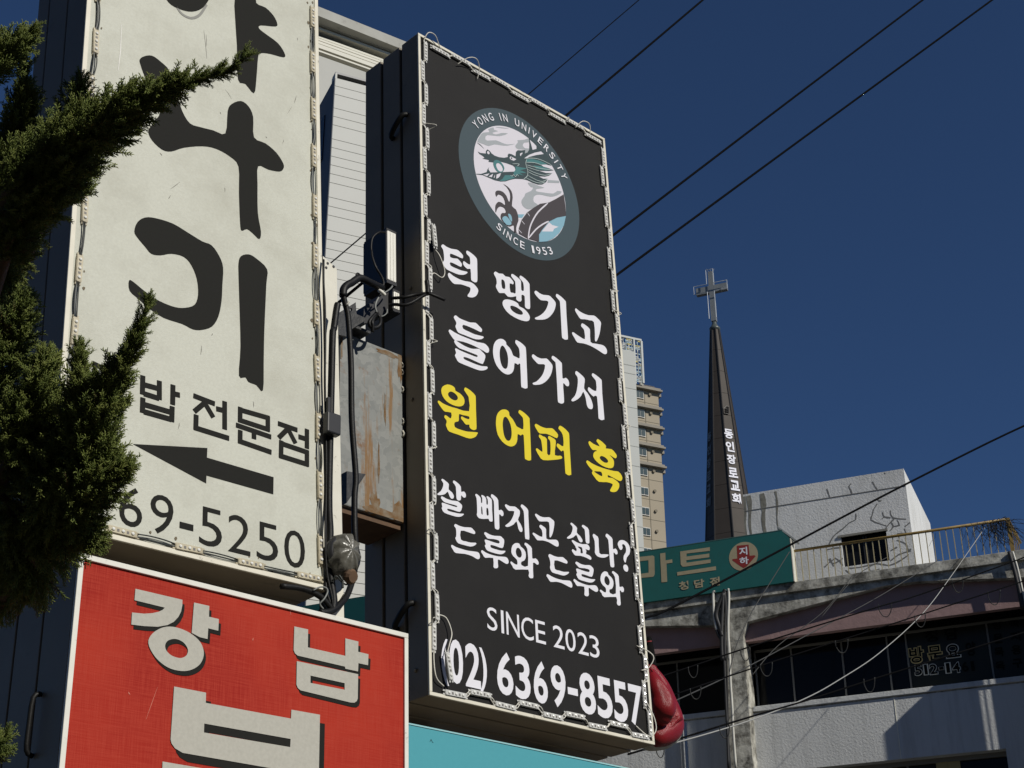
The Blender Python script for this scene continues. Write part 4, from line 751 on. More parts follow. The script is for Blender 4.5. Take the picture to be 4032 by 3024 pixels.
wp.build('palm', M['glove_white'], gl, smooth=True)
for i in range(13):                              # gathered seams between thumb and fist
    t = i/12; a = gp(1130 - 130*t + 10*math.sin(i), 1005 + 150*t, w+0.045 - 0.01*t); b = gp(1215 - 180*t, 1080 + 150*t, w+0.028)
    m_ = (a+b)/2 + Vector((0, 0, 0.012)); MB().tube(smooth_path([tuple(a), tuple(m_), tuple(b)], 4), 0.0, 8, rs=[0.0005, 0.0022, 0.0034, 0.004, 0.0042, 0.0036, 0.0028, 0.0016, 0.0005]).build('gather', M['glove_red'], gl, smooth=True)
cf = blob_tube([gp(805, 60, w), gp(815, 200, w), gp(835, 330, w), gp(838, 400, w)], [42*s3, 58*s3, 58*s3, 56*s3], seg=24); cf.build('cuff', M['glove_black'], gl, smooth=True)
MB().tube([gp(800, 84, w), gp(803, 100, w)], 47*s3, 20).build('cuff_band', M['glove_red'], gl, smooth=True)
MB().tube([gp(836, 405, w), gp(838, 425, w)], 66*s3, 24).build('cuff_piping', M['glove_red'], gl, smooth=True)
MB().tube(smooth_path([tuple(gp(x, y, w+0.045)) for x, y in ((825, 430), (868, 480), (885, 560), (880, 680), (862, 800))], 5), 0.0015, 6).build('seam', M['glove_black'], gl, smooth=True)
# ------------------------------------------------------------------ ground
M['asphalt'] = mat('asphalt', (0.05, 0.05, 0.05), 0.9, var=0.5, vscale=3, bump=0.3, bscale=80)
struct(MB().add([(-600, -400, 0), (600, -400, 0), (600, 900, 0), (-600, 900, 0)], [(0, 1, 2, 3)]).build('ground', M['asphalt']))

M['paving'] = mat('concrete paving', (0.075, 0.068, 0.056), 0.85, var=0.4, vscale=2, bump=0.3, bscale=60)
struct(MB().box((-9, -1.5, 0.004), (12, 14, 0.13)).build('pavement', M['paving']))

def line_px(reg, pts): return rg(reg, pts)
# ------------------------------------------------------------------ the concrete building on the right
A_F = math.radians(22.5)
e_ = Vector((math.cos(A_F), -math.sin(A_F), 0)); nf = Vector((-math.sin(A_F), -math.cos(A_F), 0))
FB = Frame(P(2880, 2620, 34), e_, Vector((0, 0, 1)), nf); FB.o.z = 0.0
def fb(x, y, w=0.0): return FB.uv(x, y, w)
ZA = (2480, 2000, 0.36166); ZB = (3232, 1800, 0.36166); ZR = (3232, 2300, 0.43644); ZC = (2500, 2500, 0.36166)
def q(reg, x, y, w=0.0): return fb(reg[0]+x*reg[2], reg[1]+y*reg[2], w)
M['conc_old'] = mat('weathered concrete', (0.58, 0.57, 0.505), 0.85, var=0.85, vscale=4.5, dark=(0.19, 0.178, 0.145), stain=0.92, sscale=2.6, stain_col=(0.05, 0.047, 0.038), stain_lo=0.47, stain_hi=0.64, streak=0.5, bump=1.0, bscale=14)
M['stucco'] = mat('grey stucco', (0.60, 0.61, 0.60), 0.85, var=0.3, vscale=1.2, dark=(0.47, 0.475, 0.46), streak=0.22, bump=1.2, bscale=20)
M['stucco_white'] = mat('white stucco', (0.66, 0.665, 0.655), 0.85, var=0.25, vscale=0.8, dark=(0.54, 0.545, 0.53), stain=0.25, sscale=0.8, stain_col=(0.3, 0.29, 0.25), bump=1.1, bscale=20, streak=0.3)
M['pink'] = mat('pink soffit paint', (0.33, 0.215, 0.205), 0.8, var=0.3, vscale=3, bump=0.8, bscale=14)
M['glass'] = mat('dark window glass', (0.008, 0.009, 0.010), 0.07, spec=0.12)
M['film_pane'] = mat('pane with green film', (0.03, 0.032, 0.026), 0.25, spec=0.12)
M['win_frame'] = mat('old window frame', (0.22, 0.21, 0.18), 0.5)
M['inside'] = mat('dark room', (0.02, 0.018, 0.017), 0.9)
M['gold'] = mat('gold outline', (0.75, 0.58, 0.24), 0.6); M['pale_out'] = mat('pale outline', (0.8, 0.78, 0.66), 0.6); M['ink_win'] = mat('dark letters', (0.008, 0.008, 0.007), 0.8, spec=0.1)
M['pipe_white'] = mat('white conduit', (0.6, 0.59, 0.53), 0.5, var=0.3, vscale=5)
M['pipe_black'] = mat('black conduit', (0.022, 0.022, 0.023), 0.6)
M['rail_yellow'] = mat('worn yellow rail paint', (0.30, 0.20, 0.05), 0.6, var=0.6, vscale=6, dark=(0.14, 0.09, 0.03), stain=0.7, sscale=9, stain_col=(0.05, 0.035, 0.02))
M['rail_cream'] = mat('cream baluster paint', (0.42, 0.37, 0.22), 0.6, var=0.5, vscale=9, dark=(0.25, 0.18, 0.08))
M['patch'] = mat('grey crack filler', (0.155, 0.155, 0.15), 0.85)
FM = Matrix(((e_.x, -nf.x, 0, FB.o.x), (e_.y, -nf.y, 0, FB.o.y), (0, 0, 1, 0), (0, 0, 0, 1)))   # local x along the front, y inwards, z up
bl = empty('concrete_building', FM); tag(bl, 'weathered grey concrete building with arched bays, conduits and a rooftop railing', 'building')
# levels
zl_top = (q(ZA, 140, 1040)[1] + q(ZA, 1700, 830)[1] + q(ZB, 1000, 1180)[1])/3        # top of the roof ledge
zl_bot = (q(ZA, 200, 1115)[1] + q(ZA, 1500, 960)[1])/2
x_l, x_r = q(ZA, -1500, 1300)[0], q(ZB, 3600, 1200)[0]
z_sill = (q(ZR, 0, 1030, -0.4)[1] + q(ZR, 1290, 900, -0.4)[1])/2
z_lint = (q(ZR, 0, 440, -0.18)[1] + q(ZR, 1150, 280, -0.18)[1])/2
z_low = (q(ZR, 0, 1640, -0.4)[1] + q(ZR, 1670, 1495, -0.4)[1])/2
xp0 = (q(ZC, 985, 300)[0] + q(ZC, 1030, 1440)[0])/2; xp1 = (q(ZC, 1200, 330)[0] + q(ZC, 1288, 1440)[0])/2
bay = 4.7*1.0
xb1 = max(q(ZB, 2600, 1430)[0], xp1 + 4.0)        # right end of the right bay
zs1 = q(ZA, 1270, 1380)[1]; zk1 = q(ZA, 1310, 1235)[1]; zpk = q(ZB, 700, 1400)[1]; xpk = q(ZB, 680, 1400)[0]
# beam with the arched openings: outline in x, z
xl1 = xp0; xl0 = xp0 - (xb1 - xp1)
arch_r = [(xp1, 0), (xp1, zs1), (xp1+0.12, zk1), (xpk, zpk), (xpk+0.7, zpk+0.0), (xb1-0.12, zk1+0.1), (xb1, zs1), (xb1, 0)]
xlp = xl1 - (xpk - xp1)
arch_l = [(xl0, 0), (xl0, zs1), (xl0+0.12, zk1), (xlp-0.7, zpk), (xlp, zpk), (xl1-0.12, zk1+0.02), (xl1, zs1), (xl1, 0)]
def poly_part(name, outline, y0, y1, m, holes=()):
    return MB().prism([outline, *holes], y0, y1, axis='y').build(name, m, bl)
poly_part('beam', [(x_l, zk1-0.12), (xl0, zk1-0.12)] + arch_l[1:-1] + [(xl1, zs1-0.1), (xp1, zs1-0.1)] + arch_r[1:-1] + [(xb1, zk1-0.15), (x_r, zk1-0.15), (x_r, zl_bot), (x_l, zl_bot)], 0.0, 0.17, M['conc_old'])
poly_part('pillar', [(xp0, 0), (xp1, 0), (xp1, zs1-0.1), (xp0, zs1-0.1)], 0.003, 0.6, M['conc_old'])
poly_part('pillar', [(xb1, 0), (xb1+0.5, 0), (xb1+0.5, zk1-0.15), (xb1, zk1-0.15)], 0.003, 0.6, M['conc_old'])
poly_part('pillar', [(xl0-0.5, 0), (xl0, 0), (xl0, zk1-0.12), (xl0-0.5, zk1-0.12)], 0.003, 0.6, M['conc_old'])
MB().box((x_l, -0.05, zl_bot), (x_r, 9.0, zl_top)).build('roof_ledge', M['conc_old'], bl, bevel=0.01)
MB().box((x_l, -0.075, zl_bot-0.03), (x_r, 0.3, zl_bot+0.02)).build('drip_edge', M['conc_old'], bl)
# right bay: soffit wall, window band, wall below
def bay_fill(x0, x1, panes, shade):
    MB().box((x0, 0.18, z_lint), (x1, 0.34, zpk+0.2)).build('soffit_wall', M['pink'], bl)
    MB().box((x0, 0.4, z_low), (x1, 0.75, z_sill-0.14)).build('spandrel_wall', M['stucco'], bl)
    MB().box((x0, 0.36, z_sill-0.11), (x1, 0.8, z_sill)).build('sill', M['stucco'], bl, bevel=0.008)
    MB().box((x0, 0.41, z_sill-0.14), (x1, 0.8, z_sill-0.11)).build('sill_groove', M['conc_old'], bl)
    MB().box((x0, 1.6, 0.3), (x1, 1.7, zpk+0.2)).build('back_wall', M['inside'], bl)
    MB().box((x0, 0.85, z_lint-0.05), (x1, 0.95, z_lint+0.002)).build('window_head', M['win_frame'], bl)
    for i, (a, b, m) in enumerate(panes):
        f = MB().box((a, 0.84, z_sill), (a+0.035, 0.92, z_lint-0.05)).build('mullion', M['win_frame'], bl)
        MB().box((a+0.035, 0.875, z_sill), (b, 0.885, z_lint-0.05)).build('pane', M[m], bl)
w_ = -0.88
xs = [q(ZC, 1330, 600, w_)[0], q(ZC, 1720, 500, w_)[0], q(ZR, 205, 800, w_)[0], q(ZR, 615, 750, w_)[0], q(ZR, 790, 750, w_)[0], q(ZR, 1535, 700, w_)[0], q(ZR, 2050, 700, w_)[0], xb1]
kinds = ['glass', 'glass', 'glass', 'glass', 'film_pane', 'film_pane', 'glass']
bay_fill(xp1, xb1, [(xs[i], xs[i+1], kinds[i]) for i in range(7)], 0)
bay_fill(xl0, xl1, [(xl0 + (xl1-xl0)*i/5, xl0 + (xl1-xl0)*(i+1)/5, 'glass') for i in range(5)], 1)
# papers hanging inside the window
for x0, y0, x1, y1 in ((100, 600, 320, 990), (310, 580, 540, 960), (-160, 640, 50, 1010)):
    a, b = q(ZR, x0, y1, -1.1), q(ZR, x1, y0, -1.1); MB().box((a[0], 1.1, a[1]), (b[0], 1.11, b[1])).build('curtain', mat('grey blind', (0.09, 0.09, 0.095), 0.9), bl)
# wall groove, lower windows
gx = q(ZR, 690, 1280, -0.4)[0]; MB().box((gx-0.008, 0.392, z_low), (gx+0.008, 0.3995, z_sill-0.14)).build('wall_joint', M['pale_out'], bl)
xw1 = q(ZR, 1670, 1500, -0.4)[0]
MB().box((xw1, 0.4, 0), (xb1, 0.75, z_low)).build('wall_pier', M['stucco'], bl)
for x0, x1, k in ((xp1, xw1, 'a'), (xl0, xl1, 'b')):
    MB().box((x0, 0.62, z_low-0.09), (x1, 0.74, z_low-0.001)).build('window_head', M['win_frame'], bl)
    nx = 5
    for i in range(nx):
        a = x0 + (x1-x0)*i/nx; b = x0 + (x1-x0)*(i+1)/nx
        MB().box((a, 0.66, 1.0), (a+0.04, 0.74, z_low-0.09)).build('mullion', M['win_frame'], bl); MB().box((a+0.04, 0.70, 1.0), (b, 0.71, z_low-0.09)).build('pane', M['glass'] if i != 3 else M['film_pane'], bl)
    MB().box((x0, 0.42, 0), (x1, 0.78, 1.0)).build('base_wall', M['stucco'], bl)
for x0, x1 in ((1045, 1140), (1150, 1255)):
    a, b = q(ZR, x0, 1659, -0.66), q(ZR, x1, 1595, -0.66); MB().box((a[0], 0.63, a[1]-0.8), (b[0], 0.64, b[1])).build('blind', mat('yellow blind', (0.42, 0.33, 0.14), 0.8), bl)
# side and back walls
MB().box((x_l, 0.8, 0), (x_l+0.3, 9.0, zl_bot)).build('side_wall', M['stucco'], bl); MB().box((x_r-0.3, 0.8, 0), (x_r, 9.0, zl_bot)).build('side_wall', M['stucco'], bl); MB().box((x_l+0.3, 8.7, 0), (x_r-0.3, 9.0, zl_bot)).build('side_wall', M['stucco'], bl)
MB().box((x_l, 0.6, 0), (xl0-0.5, 0.8, zl_bot)).build('spandrel_wall', M['stucco'], bl); MB().box((xb1+0.5, 0.6, 0), (x_r, 0.8, zl_bot)).build('spandrel_wall', M['stucco'], bl)
# lettering on the window
def win_text(chars, y, outer, inner, o1, o2):
    for ch, l, r, t, b in chars:
        a, c = q(ZR, l, (t+b)/2, -0.86), q(ZR, r, (t+b)/2, -0.86); zt, zb = q(ZR, (l+r)/2, t, -0.86)[1], q(ZR, (l+r)/2, b, -0.86)[1]
        if outer:
            vs, fs = glyph_box(ch, a[0], c[0], zb, zt, o1); MB().add([(x, y, z_) for x, z_ in vs], fs).build('letter_outline', outer, bl)
        k5 = 0.22 if ch == '1' else 0.07
        dx, dz = (c[0]-a[0])*k5, (zt-zb)*0.06
        vs, fs = glyph_box(ch, a[0]+dx, c[0]-dx, zb+dz, zt-dz, o2); MB().add([(x, y-0.004, z_) for x, z_ in vs], fs).build('letter', inner, bl)
win_text([('청', 920, 1065, 402, 530), ('담', 1108, 1250, 382, 510)], 0.868, M['film_pane'], M['ink_win'], 0.05, 0.03)
win_text([('방', 790, 935, 560, 718), ('문', 958, 1100, 548, 695)], 0.868, M['gold'], M['ink_win'], 0.06, 0.015)
win_text([('요', 1120, 1262, 535, 668)], 0.868, M['pale_out'], M['ink_win'], 0.05, 0.02); win_text([('양', 1300, 1405, 510, 655)], 0.868, None, M['ink_win'], 0.05, 0.03)
xx = [(842, 916), (922, 972), (976, 1056), (1062, 1112), (1118, 1176), (1182, 1262), (1268, 1335), (1342, 1398)]
for i, (ch, (a, b)) in enumerate(zip('512-1461', xx)):
    t = 725 - (a-842)*0.075; h = 102
    win_text([(ch, a, b, (t if ch != '-' else t+36), (t+h if ch != '-' else t+66))], 0.868, M['pale_out'] if i < 6 else None, M['ink_win'], 0.05, 0.02)
win_text([(c, 1540+8*i, 1640+10*i, 315+125*i, 415+122*i) for i, c in enumerate('방문목욕')] + [(c, 1692+10*i, 1798+10*i, 300+122*i, 400+120*i) for i, c in enumerate('복지용구')], 0.868, None, M['ink_win'], 0.05, 0.03)
# conduits on the pillar
def pl(reg, pts, y, k=4): return smooth_path([(*[q(reg, a, b, -y)][0][:1], y, q(reg, a, b, -y)[1]) for a, b in pts], k)
for reg, pts, r, m, nm in ((ZA, ((1075, 880), (1078, 1000), (1070, 1250), (1075, 1500), (1085, 1659)), 0.03, 'pipe_white', 'conduit'), (ZC, ((1015, 0), (1030, 200), (1040, 500), (1060, 800), (1070, 1050), (1100, 1449)), 0.028, 'pipe_white', 'conduit'),
        (ZA, ((930, 910), (908, 930), (910, 1050), (920, 1200), (945, 1330)), 0.032, 'pipe_white', 'conduit'), (ZA, ((1040, 890), (1020, 950), (1010, 1100), (1000, 1300), (1000, 1500), (1010, 1659)), 0.045, 'pipe_black', 'conduit'),
        (ZA, ((1035, 900), (1045, 1100), (1035, 1400), (1040, 1659)), 0.03, 'pipe_black', 'conduit'), (ZC, ((965, 0), (975, 300), (990, 700), (1005, 1000), (1020, 1449)), 0.03, 'pipe_black', 'conduit'), (ZC, ((985, 0), (1000, 300), (1010, 700), (1015, 1000)), 0.018, 'pipe_black', 'conduit'),
        (ZA, ((945, 1330), (965, 1390), (990, 1430), (1005, 1480)), 0.03, 'pipe_black', 'conduit'), (ZA, ((1025, 930), (960, 1080), (940, 1180), (980, 1300), (1005, 1400)), 0.05, 'pipe_black', 'conduit'), (ZB, ((2050, 1030), (2100, 1200), (2150, 1400), (2212, 1659)), 0.04, 'pipe_black', 'conduit'), (ZB, ((2090, 1030), (2140, 1200), (2185, 1400), (2240, 1659)), 0.02, 'pipe_white', 'conduit'), (ZB, ((2060, 1040), (2080, 1160), (2130, 1350), (2190, 1659)), 0.03, 'pipe_black', 'conduit')):
    MB().tube(pl(reg, pts, -0.1), r, 8).build(nm, M[m], bl, smooth=True)
# downpipe in the left bay, vertical pipe at its edge
pp = q(ZC, 560, 1100, -0.4); MB().tube([(pp[0], 0.30, 0.5), (pp[0], 0.30, z_sill-0.2)], 0.05, 10).build('downpipe', M['stucco'], bl, smooth=True)
# projecting sign further along the front, its shade falls on the wall
sx = q(ZR, 2350, 1200, 0)[0]
ps = empty('projecting_sign', FM); tag(ps, 'tall projecting sign box on the front of the concrete building', 'sign')
a = q(ZR, 555, 1355, -0.4)                                   # where the shade of its outer top corner falls
lx, ly, lz = TO_SUN.dot(e_), TO_SUN.dot(-nf), TO_SUN.z
t_ = (sx - a[0]) / lx; yo = 0.4 + ly*t_; zt_ = a[1] + lz*t_
MB().box((sx, yo, zt_-7.0), (sx+0.35, yo+0.57, zt_)).build('case', M['stucco'], ps, bevel=0.01); 
MB().box((sx+0.05, yo+0.74, zt_-6.5), (sx+0.3, 0.3, zt_-0.3)).build('mounting_plate', M['stucco'], ps)
for k in range(3): MB().box((sx+0.1, yo+0.571, zt_-0.5-2.4*k), (sx+0.2, yo+0.739, zt_-0.35-2.4*k)).build('bracket', M['black_iron'], ps)
for k in range(2): MB().box((sx+0.14, yo+0.61+0.05*k, zt_-6.8), (sx+0.155, yo+0.622+0.05*k, zt_-0.1)).build('post', M['black_iron'], ps)

# ------------------------------------------------------------------ railing on the roof ledge
rl = empty('roof_railing', FM); tag(rl, 'worn yellow steel railing along the roof edge of the concrete building', 'railing')
xr0, xr1 = q(ZA, 1790, 470, -0.12)[0], q(ZB, 2040, 705, -0.12)[0]
zr = (q(ZB, 0, 975, -0.12)[1] + q(ZB, 1400, 775, -0.12)[1])/2
MB().tube([(xr0, 0.12, zr), (xr1, 0.12, zr)], 0.032, 8).build('top_rail', M['rail_yellow'], rl, smooth=True)
MB().tube([(xr0, 0.12, zl_top+0.03), (xr1, 0.12, zl_top+0.03)], 0.018, 6).build('bottom_rail', M['rail_yellow'], rl, smooth=True)
nb = int((xr1-xr0)/0.142)
bme = MB().box((-0.009, -0.009, 0), (0.009, 0.009, zr-zl_top)).mesh('baluster', M['rail_cream']); bmy = MB().box((-0.009, -0.009, 0), (0.009, 0.009, zr-zl_top)).mesh('baluster_yellow', M['rail_yellow'])
for i in range(nb+1):
    o = link('baluster', bme, rl); o.location = (xr0 + (xr1-xr0)*i/nb, 0.12 + rnd.uniform(-0.004, 0.004), zl_top); o.rotation_euler = (rnd.uniform(-.01, .01), rnd.uniform(-.012, .012), 0)
for i in range(5): 
    o = link('baluster', bmy, rl); o.location = (xr1 + 0.02*i, 0.16 + 0.22*i, zl_top)
MB().tube([(xr1, 0.12, zr), (xr1+0.08, 1.6, zr)], 0.032, 8).build('top_rail', M['rail_yellow'], rl, smooth=True)
MB().box((xr1-0.04, 0.08, zl_top), (xr1+0.04, 0.16, zr+0.02)).build('corner_post', M['rail_yellow'], rl)
# dry creeper hanging over the railing corner
iv = MB(); 
for k in range(130):
    x = xr1 - abs(rnd.gauss(0, 0.4)); p = Vector((x, 0.1 + rnd.uniform(-0.06, 0.08), zr + rnd.uniform(-0.05, 0.03))); pts = [p]
    dx, dz = rnd.uniform(-0.05, 0.09), rnd.uniform(-0.13, 0.01)
    for s_i in range(5):
        p = p + Vector((dx + rnd.uniform(-.05, .05), rnd.uniform(-.03, .03), dz + rnd.uniform(-.05, .04))); p.z = max(p.z, zl_top+0.01); pts.append(p)
    iv.tube(pts, rnd.uniform(0.003, 0.006), 4)
o = iv.build('dry_creeper', mat('dry vine stems', (0.035, 0.028, 0.02), 0.9)); o.matrix_world = FM; o['kind'] = 'stuff'; o['label'] = 'dry dark creeper tangled over the railing corner'; o['category'] = 'creeper'

# ------------------------------------------------------------------ rooftop block
wB = -1.6
rb = empty('rooftop_block', FM); tag(rb, 'cracked white rooftop stair block above the railing', 'building')
tx1 = q(ZB, 900, 120, wB); bx1 = q(ZB, 1035, 1160, wB); bz = zl_top + 0.002; xL = q((2400, 1000, 0.6076), 868, 1600, wB)[0]; zT = (tx1[1] + q((2400, 1000, 0.6076), 890, 1558, wB)[1])/2
xR = (tx1[0] + bx1[0])/2
wo = [q(ZB, 210, 875, wB), q(ZB, 715, 805, wB), q(ZB, 745, 1130, wB), q(ZB, 258, 1190, wB)]
wx0, wx1, wz0, wz1 = (wo[0][0]+wo[3][0])/2, (wo[1][0]+wo[2][0])/2, (wo[2][1]+wo[3][1])/2, (wo[0][1]+wo[1][1])/2
MB().prism([[(xL, bz), (xR, bz), (xR, zT), (xL, zT)], [(wx0, wz0), (wx1, wz0), (wx1, wz1), (wx0, wz1)]], 1.6, 1.8, axis='y').build('front_wall', M['stucco_white'], rb)
MB().box((xR-0.2, 1.8, bz), (xR, 5.2, zT-0.001)).build('side_wall', M['stucco_white'], rb); MB().box((xL, 1.8, bz), (xL+0.2, 5.2, zT-0.001)).build('side_wall', M['stucco_white'], rb)
MB().box((xL+0.2, 5.0, bz), (xR-0.2, 5.2, zT-0.001)).build('back_wall', M['stucco_white'], rb); MB().box((xL+0.2, 1.8, zT-0.2), (xR-0.2, 5.0, zT-0.02)).build('roof_slab', M['conc_old'], rb)
MB().box((wx0-0.06, 1.57, wz1), (wx1+0.04, 1.75, wz1+0.05)).build('window_lintel', M['win_frame'], rb); MB().box((wx0, 1.72, wz0), (wx1, 1.73, wz1)).build('pane', M['glass'], rb)
for i in (0.0, 0.46, 0.52): MB().box((wx0+(wx1-wx0)*i, 1.68, wz0), (wx0+(wx1-wx0)*i+0.03, 1.74, wz1)).build('window_frame', M['cap_black'], rb)
for st in ('0,460 900,310', ):
    a, b = q(ZB, 0, 460, wB), q(ZB, 900, 310, wB); zz = (a[1]+b[1])/2; MB().box((xL, 1.592, zz-0.012), (xR, 1.5995, zz+0.008)).build('wall_joint', M['patch'], rb)
cr = '65,345 80,390 97,435 / 330,288 305,320 325,360 338,400 / 562,268 590,320 615,352 / 380,615 378,680 310,715 240,780 160,840 120,890 90,950 / 615,508 575,570 560,630 548,685 640,725 715,748 / 605,450 640,480 660,470 / 672,600 690,650 760,660 / 690,650 668,670 / 758,580 780,660 930,675 / 800,672 750,720 690,795 / 765,710 790,755 755,800 / 830,685 855,740 790,755 / 970,712 915,758 / 910,778 930,835 / 830,835 890,830 920,838 / 690,172 705,180 / 825,905 900,930 940,965 945,1010 985,1000 / 40,1200 160,1100 240,1180 / 100,1100 140,1190 / 830,980 760,1020 / 300,1210 420,1200 620,1160 740,1180 860,1130 960,1060 / 60,1010 150,990 220,985 / 90,1110 130,1160 200,1130 240,1100 / 270,1230 330,1280 / 760,1130 850,1060 980,1020 / 520,1160 540,1240 640,1220'
for i, st in enumerate(cr.split('/')):
    pts = [q(ZB, x, y, wB) for x, y in S(st)]; n_ = len(pts)
    MB().flat([bar_loop(smooth_path(pts, 2), [0.034*rnd.uniform(0.6, 1.1) for _ in smooth_path(pts, 2)])], 1.5975 - i*0.00004, axis='y').build('crack_filler', M['patch'], rb)
for x, wd in ((1600, 0.07), (1450, 0.16), (1300, 0.14), (1250, 0.10)):
    a = q(ZA, x, 0, wB); pts = [(a[0] + 0.02*math.sin(j), zT - 0.05 - j*0.16) for j in range(9)]
    MB().flat([bar_loop(pts, [wd*(1.0 - 0.085*j)*rnd.uniform(0.5, 1.0) for j in range(9)])], 1.596, axis='y').build('water_stain', mat('dark water stain', (0.24, 0.235, 0.2), 0.9, var=0.8, vscale=9, dark=(0.10, 0.095, 0.075)), rb)

# ------------------------------------------------------------------ green mart sign
ms = empty('roof_sign', FM); tag(ms, 'teal roof sign with beige letters and a red arrow in a circle', 'sign')
wM = 0.12
tl, tr, r2, br, blx = q(ZA, 85, 487, wM), q(ZA, 1650, 247, wM), q(ZA, 1737, 332, wM), q(ZA, 1790, 808, wM), q(ZA, 140, 1020, wM)
zt2 = (tl[1]+tr[1])/2; zb2 = (br[1]+blx[1])/2; x0 = tl[0]-3.2
M['teal'] = mat('teal sign sheet', (0.016, 0.125, 0.115), 0.45, var=0.3, vscale=2.5, dark=(0.012, 0.095, 0.088), stain=0.2, sscale=5, stain_col=(0.03, 0.08, 0.075))
M['beige'] = mat('beige letter', (0.40, 0.345, 0.22), 0.6, var=0.3, vscale=8); M['sign_red'] = mat('red arrow print', (0.25, 0.022, 0.018), 0.6)
xr_ = (r2[0]+br[0])/2
MB().prism([[(x0, zb2), (xr_, zb2), (xr_, r2[1]), (tr[0], zt2), (x0, zt2)]], -wM, 0.22, axis='y').build('case', M['teal'], ms)
MB().box((xr_+0.001, -wM-0.004, zb2), (xr_+0.02, 0.22, r2[1])).build('edge_trim', M['post_white'], ms); MB().prism([[(x0, zt2+0.001), (tr[0]+0.01, zt2+0.001), (tr[0]+0.01, zt2+0.02), (x0, zt2+0.02)]], -wM-0.004, 0.22, axis='y').build('edge_trim', mat('teal edge', (0.05, 0.12, 0.11), 0.5), ms)
MB().obox(((tr[0]+xr_)/2+0.02, 0.02, (zt2+r2[1])/2+0.03), ((xr_-tr[0])/2+0.12, 0, -(zt2-r2[1])/2-0.10), (0, 0.10, 0), (0.012, 0, 0.012)).build('corner_plate', mat('grey sheet', (0.3, 0.31, 0.3), 0.5), ms)
yy = -wM - 0.005
def mart(t, m, name='letter', dy=0.0, sm=0):
    mb = MB()
    for i, sh in enumerate(t.split('/')):
        loops = [[q(ZA, x, y, wM) for x, y in S(l)] for l in sh.split('|')]
        if sm: loops = [smooth_loop(l, 3) for l in loops]
        mb.flat(loops, yy - dy - i*0.001, axis='y')
    return mb.build(name, m, ms)
mart('95,535 250,518 268,530 272,720 262,745 240,752 95,765 95,722 205,705 203,570 95,583 / 330,497 388,488 390,572 462,560 465,597 400,606 408,805 345,812', M['beige'])
mart('548,475 872,428 872,468 618,497 618,530 866,497 866,538 615,570 618,597 880,560 880,598 600,640 575,640 555,618 / 515,700 938,636 940,677 517,738', M['beige'])
mart(' '.join(f'{1238+158*math.cos(k*math.pi/18):.1f},{527+156*math.sin(k*math.pi/18)-0.12*158*math.cos(k*math.pi/18):.1f}' for k in range(36)), M['beige'], 'disc', -0.001)
mart('1165,412 1293,400 1305,522 1355,515 1372,525 1275,635 1240,655 1200,632 1115,570 1120,557 1172,552', M['sign_red'], 'arrow', 0.001)
for ch, l, r, t, b, m, of in (('지', 1190, 1280, 428, 515, 'print_white', 0.03), ('하', 1195, 1295, 535, 615, 'print_white', 0.03), ('청', 535, 640, 800, 892, 'beige', 0.03), ('담', 700, 812, 778, 868, 'beige', 0.03), ('점', 872, 980, 755, 850, 'beige', 0.03)):
    a, c = q(ZA, l, (t+b)/2, wM), q(ZA, r, (t+b)/2, wM); zt3, zb3 = q(ZA, (l+r)/2, t, wM)[1], q(ZA, (l+r)/2, b, wM)[1]
    vs, fs = glyph_box(ch, a[0], c[0], zb3, zt3, of); MB().add([(x, yy-0.004, z_) for x, z_ in vs], fs).build('letter', M[m], ms)
MB().box((x0, -0.1, zl_top), (xr_, 0.2, zb2+0.001)).build('base_rail', M['conc_old'], ms)
# ------------------------------------------------------------------ buildings across the street, behind the photographer
M['brick'] = mat('brown brick', (0.20, 0.15, 0.115), 0.85, var=0.4, vscale=2)
for x0, x1, y0, y1, h, lab in ((-60, -8, -34, -18, 21, 'long brown brick building across the street, left of the camera'), (-7, 20, -36, -19, 19, 'brown brick building across the street behind the camera'), (21.5, 60, -36, -19, 18, 'brown brick building across the street, right of the camera')):
    b = empty('street_building', Matrix.Translation((x0, y0, 0))); tag(b, lab, 'building')
    MB().box((0, 0, 0), (x1-x0, y1-y0, h)).build('wall', M['brick'], b); MB().box((-0.2, -0.2, h), (x1-x0+0.2, y1-y0+0.2, h+0.3)).build('roof', M['conc_old'], b)
    for i in range(int((x1-x0)/3)):
        for j in range(int(h/3.2)):
            o = MB().box((1+i*3, y1-y0-0.05, 1.2+j*3.2), (2.7+i*3, y1-y0+0.03, 2.7+j*3.2)).build('window', M['glass'], b)

# ------------------------------------------------------------------ grey panel building seen between the signs
def dir_frame(px, py, d, ang):
    u = Vector((math.sin(ang), math.cos(ang), 0)); n = Vector((math.cos(ang), -math.sin(ang), 0)); f = Frame(P(px, py, d), u, Vector((0, 0, 1)), n); f.o.z = 0; return f
def local_m(f): return Matrix(((f.u.x, -f.n.x, 0, f.o.x), (f.u.y, -f.n.y, 0, f.o.y), (0, 0, 1, 0), (0, 0, 0, 1)))
Z4 = (1200, 0, 1344/2212); Z8 = (1240, 0, 500/2212)
def fq(f, reg, x, y, w=0.0): return f.uv(reg[0]+x*reg[2], reg[1]+y*reg[2], w)
PB = dir_frame(1380, 700, 30, math.radians(65.7)); pm = local_m(PB)
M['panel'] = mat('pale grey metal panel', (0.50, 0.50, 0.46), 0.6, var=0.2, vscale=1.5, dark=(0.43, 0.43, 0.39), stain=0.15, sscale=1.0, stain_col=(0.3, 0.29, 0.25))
M['shade_side'] = mat('side cladding in shade tone', (0.085, 0.10, 0.125), 0.6, var=0.3, vscale=1.0)  # the side wall's shade is put into its dark blue grey colour
M['joint'] = mat('dark joint', (0.16, 0.16, 0.15), 0.9)
pb = empty('panel_building', pm); tag(pb, 'pale grey building clad in horizontal panels between the two tall signs', 'building')
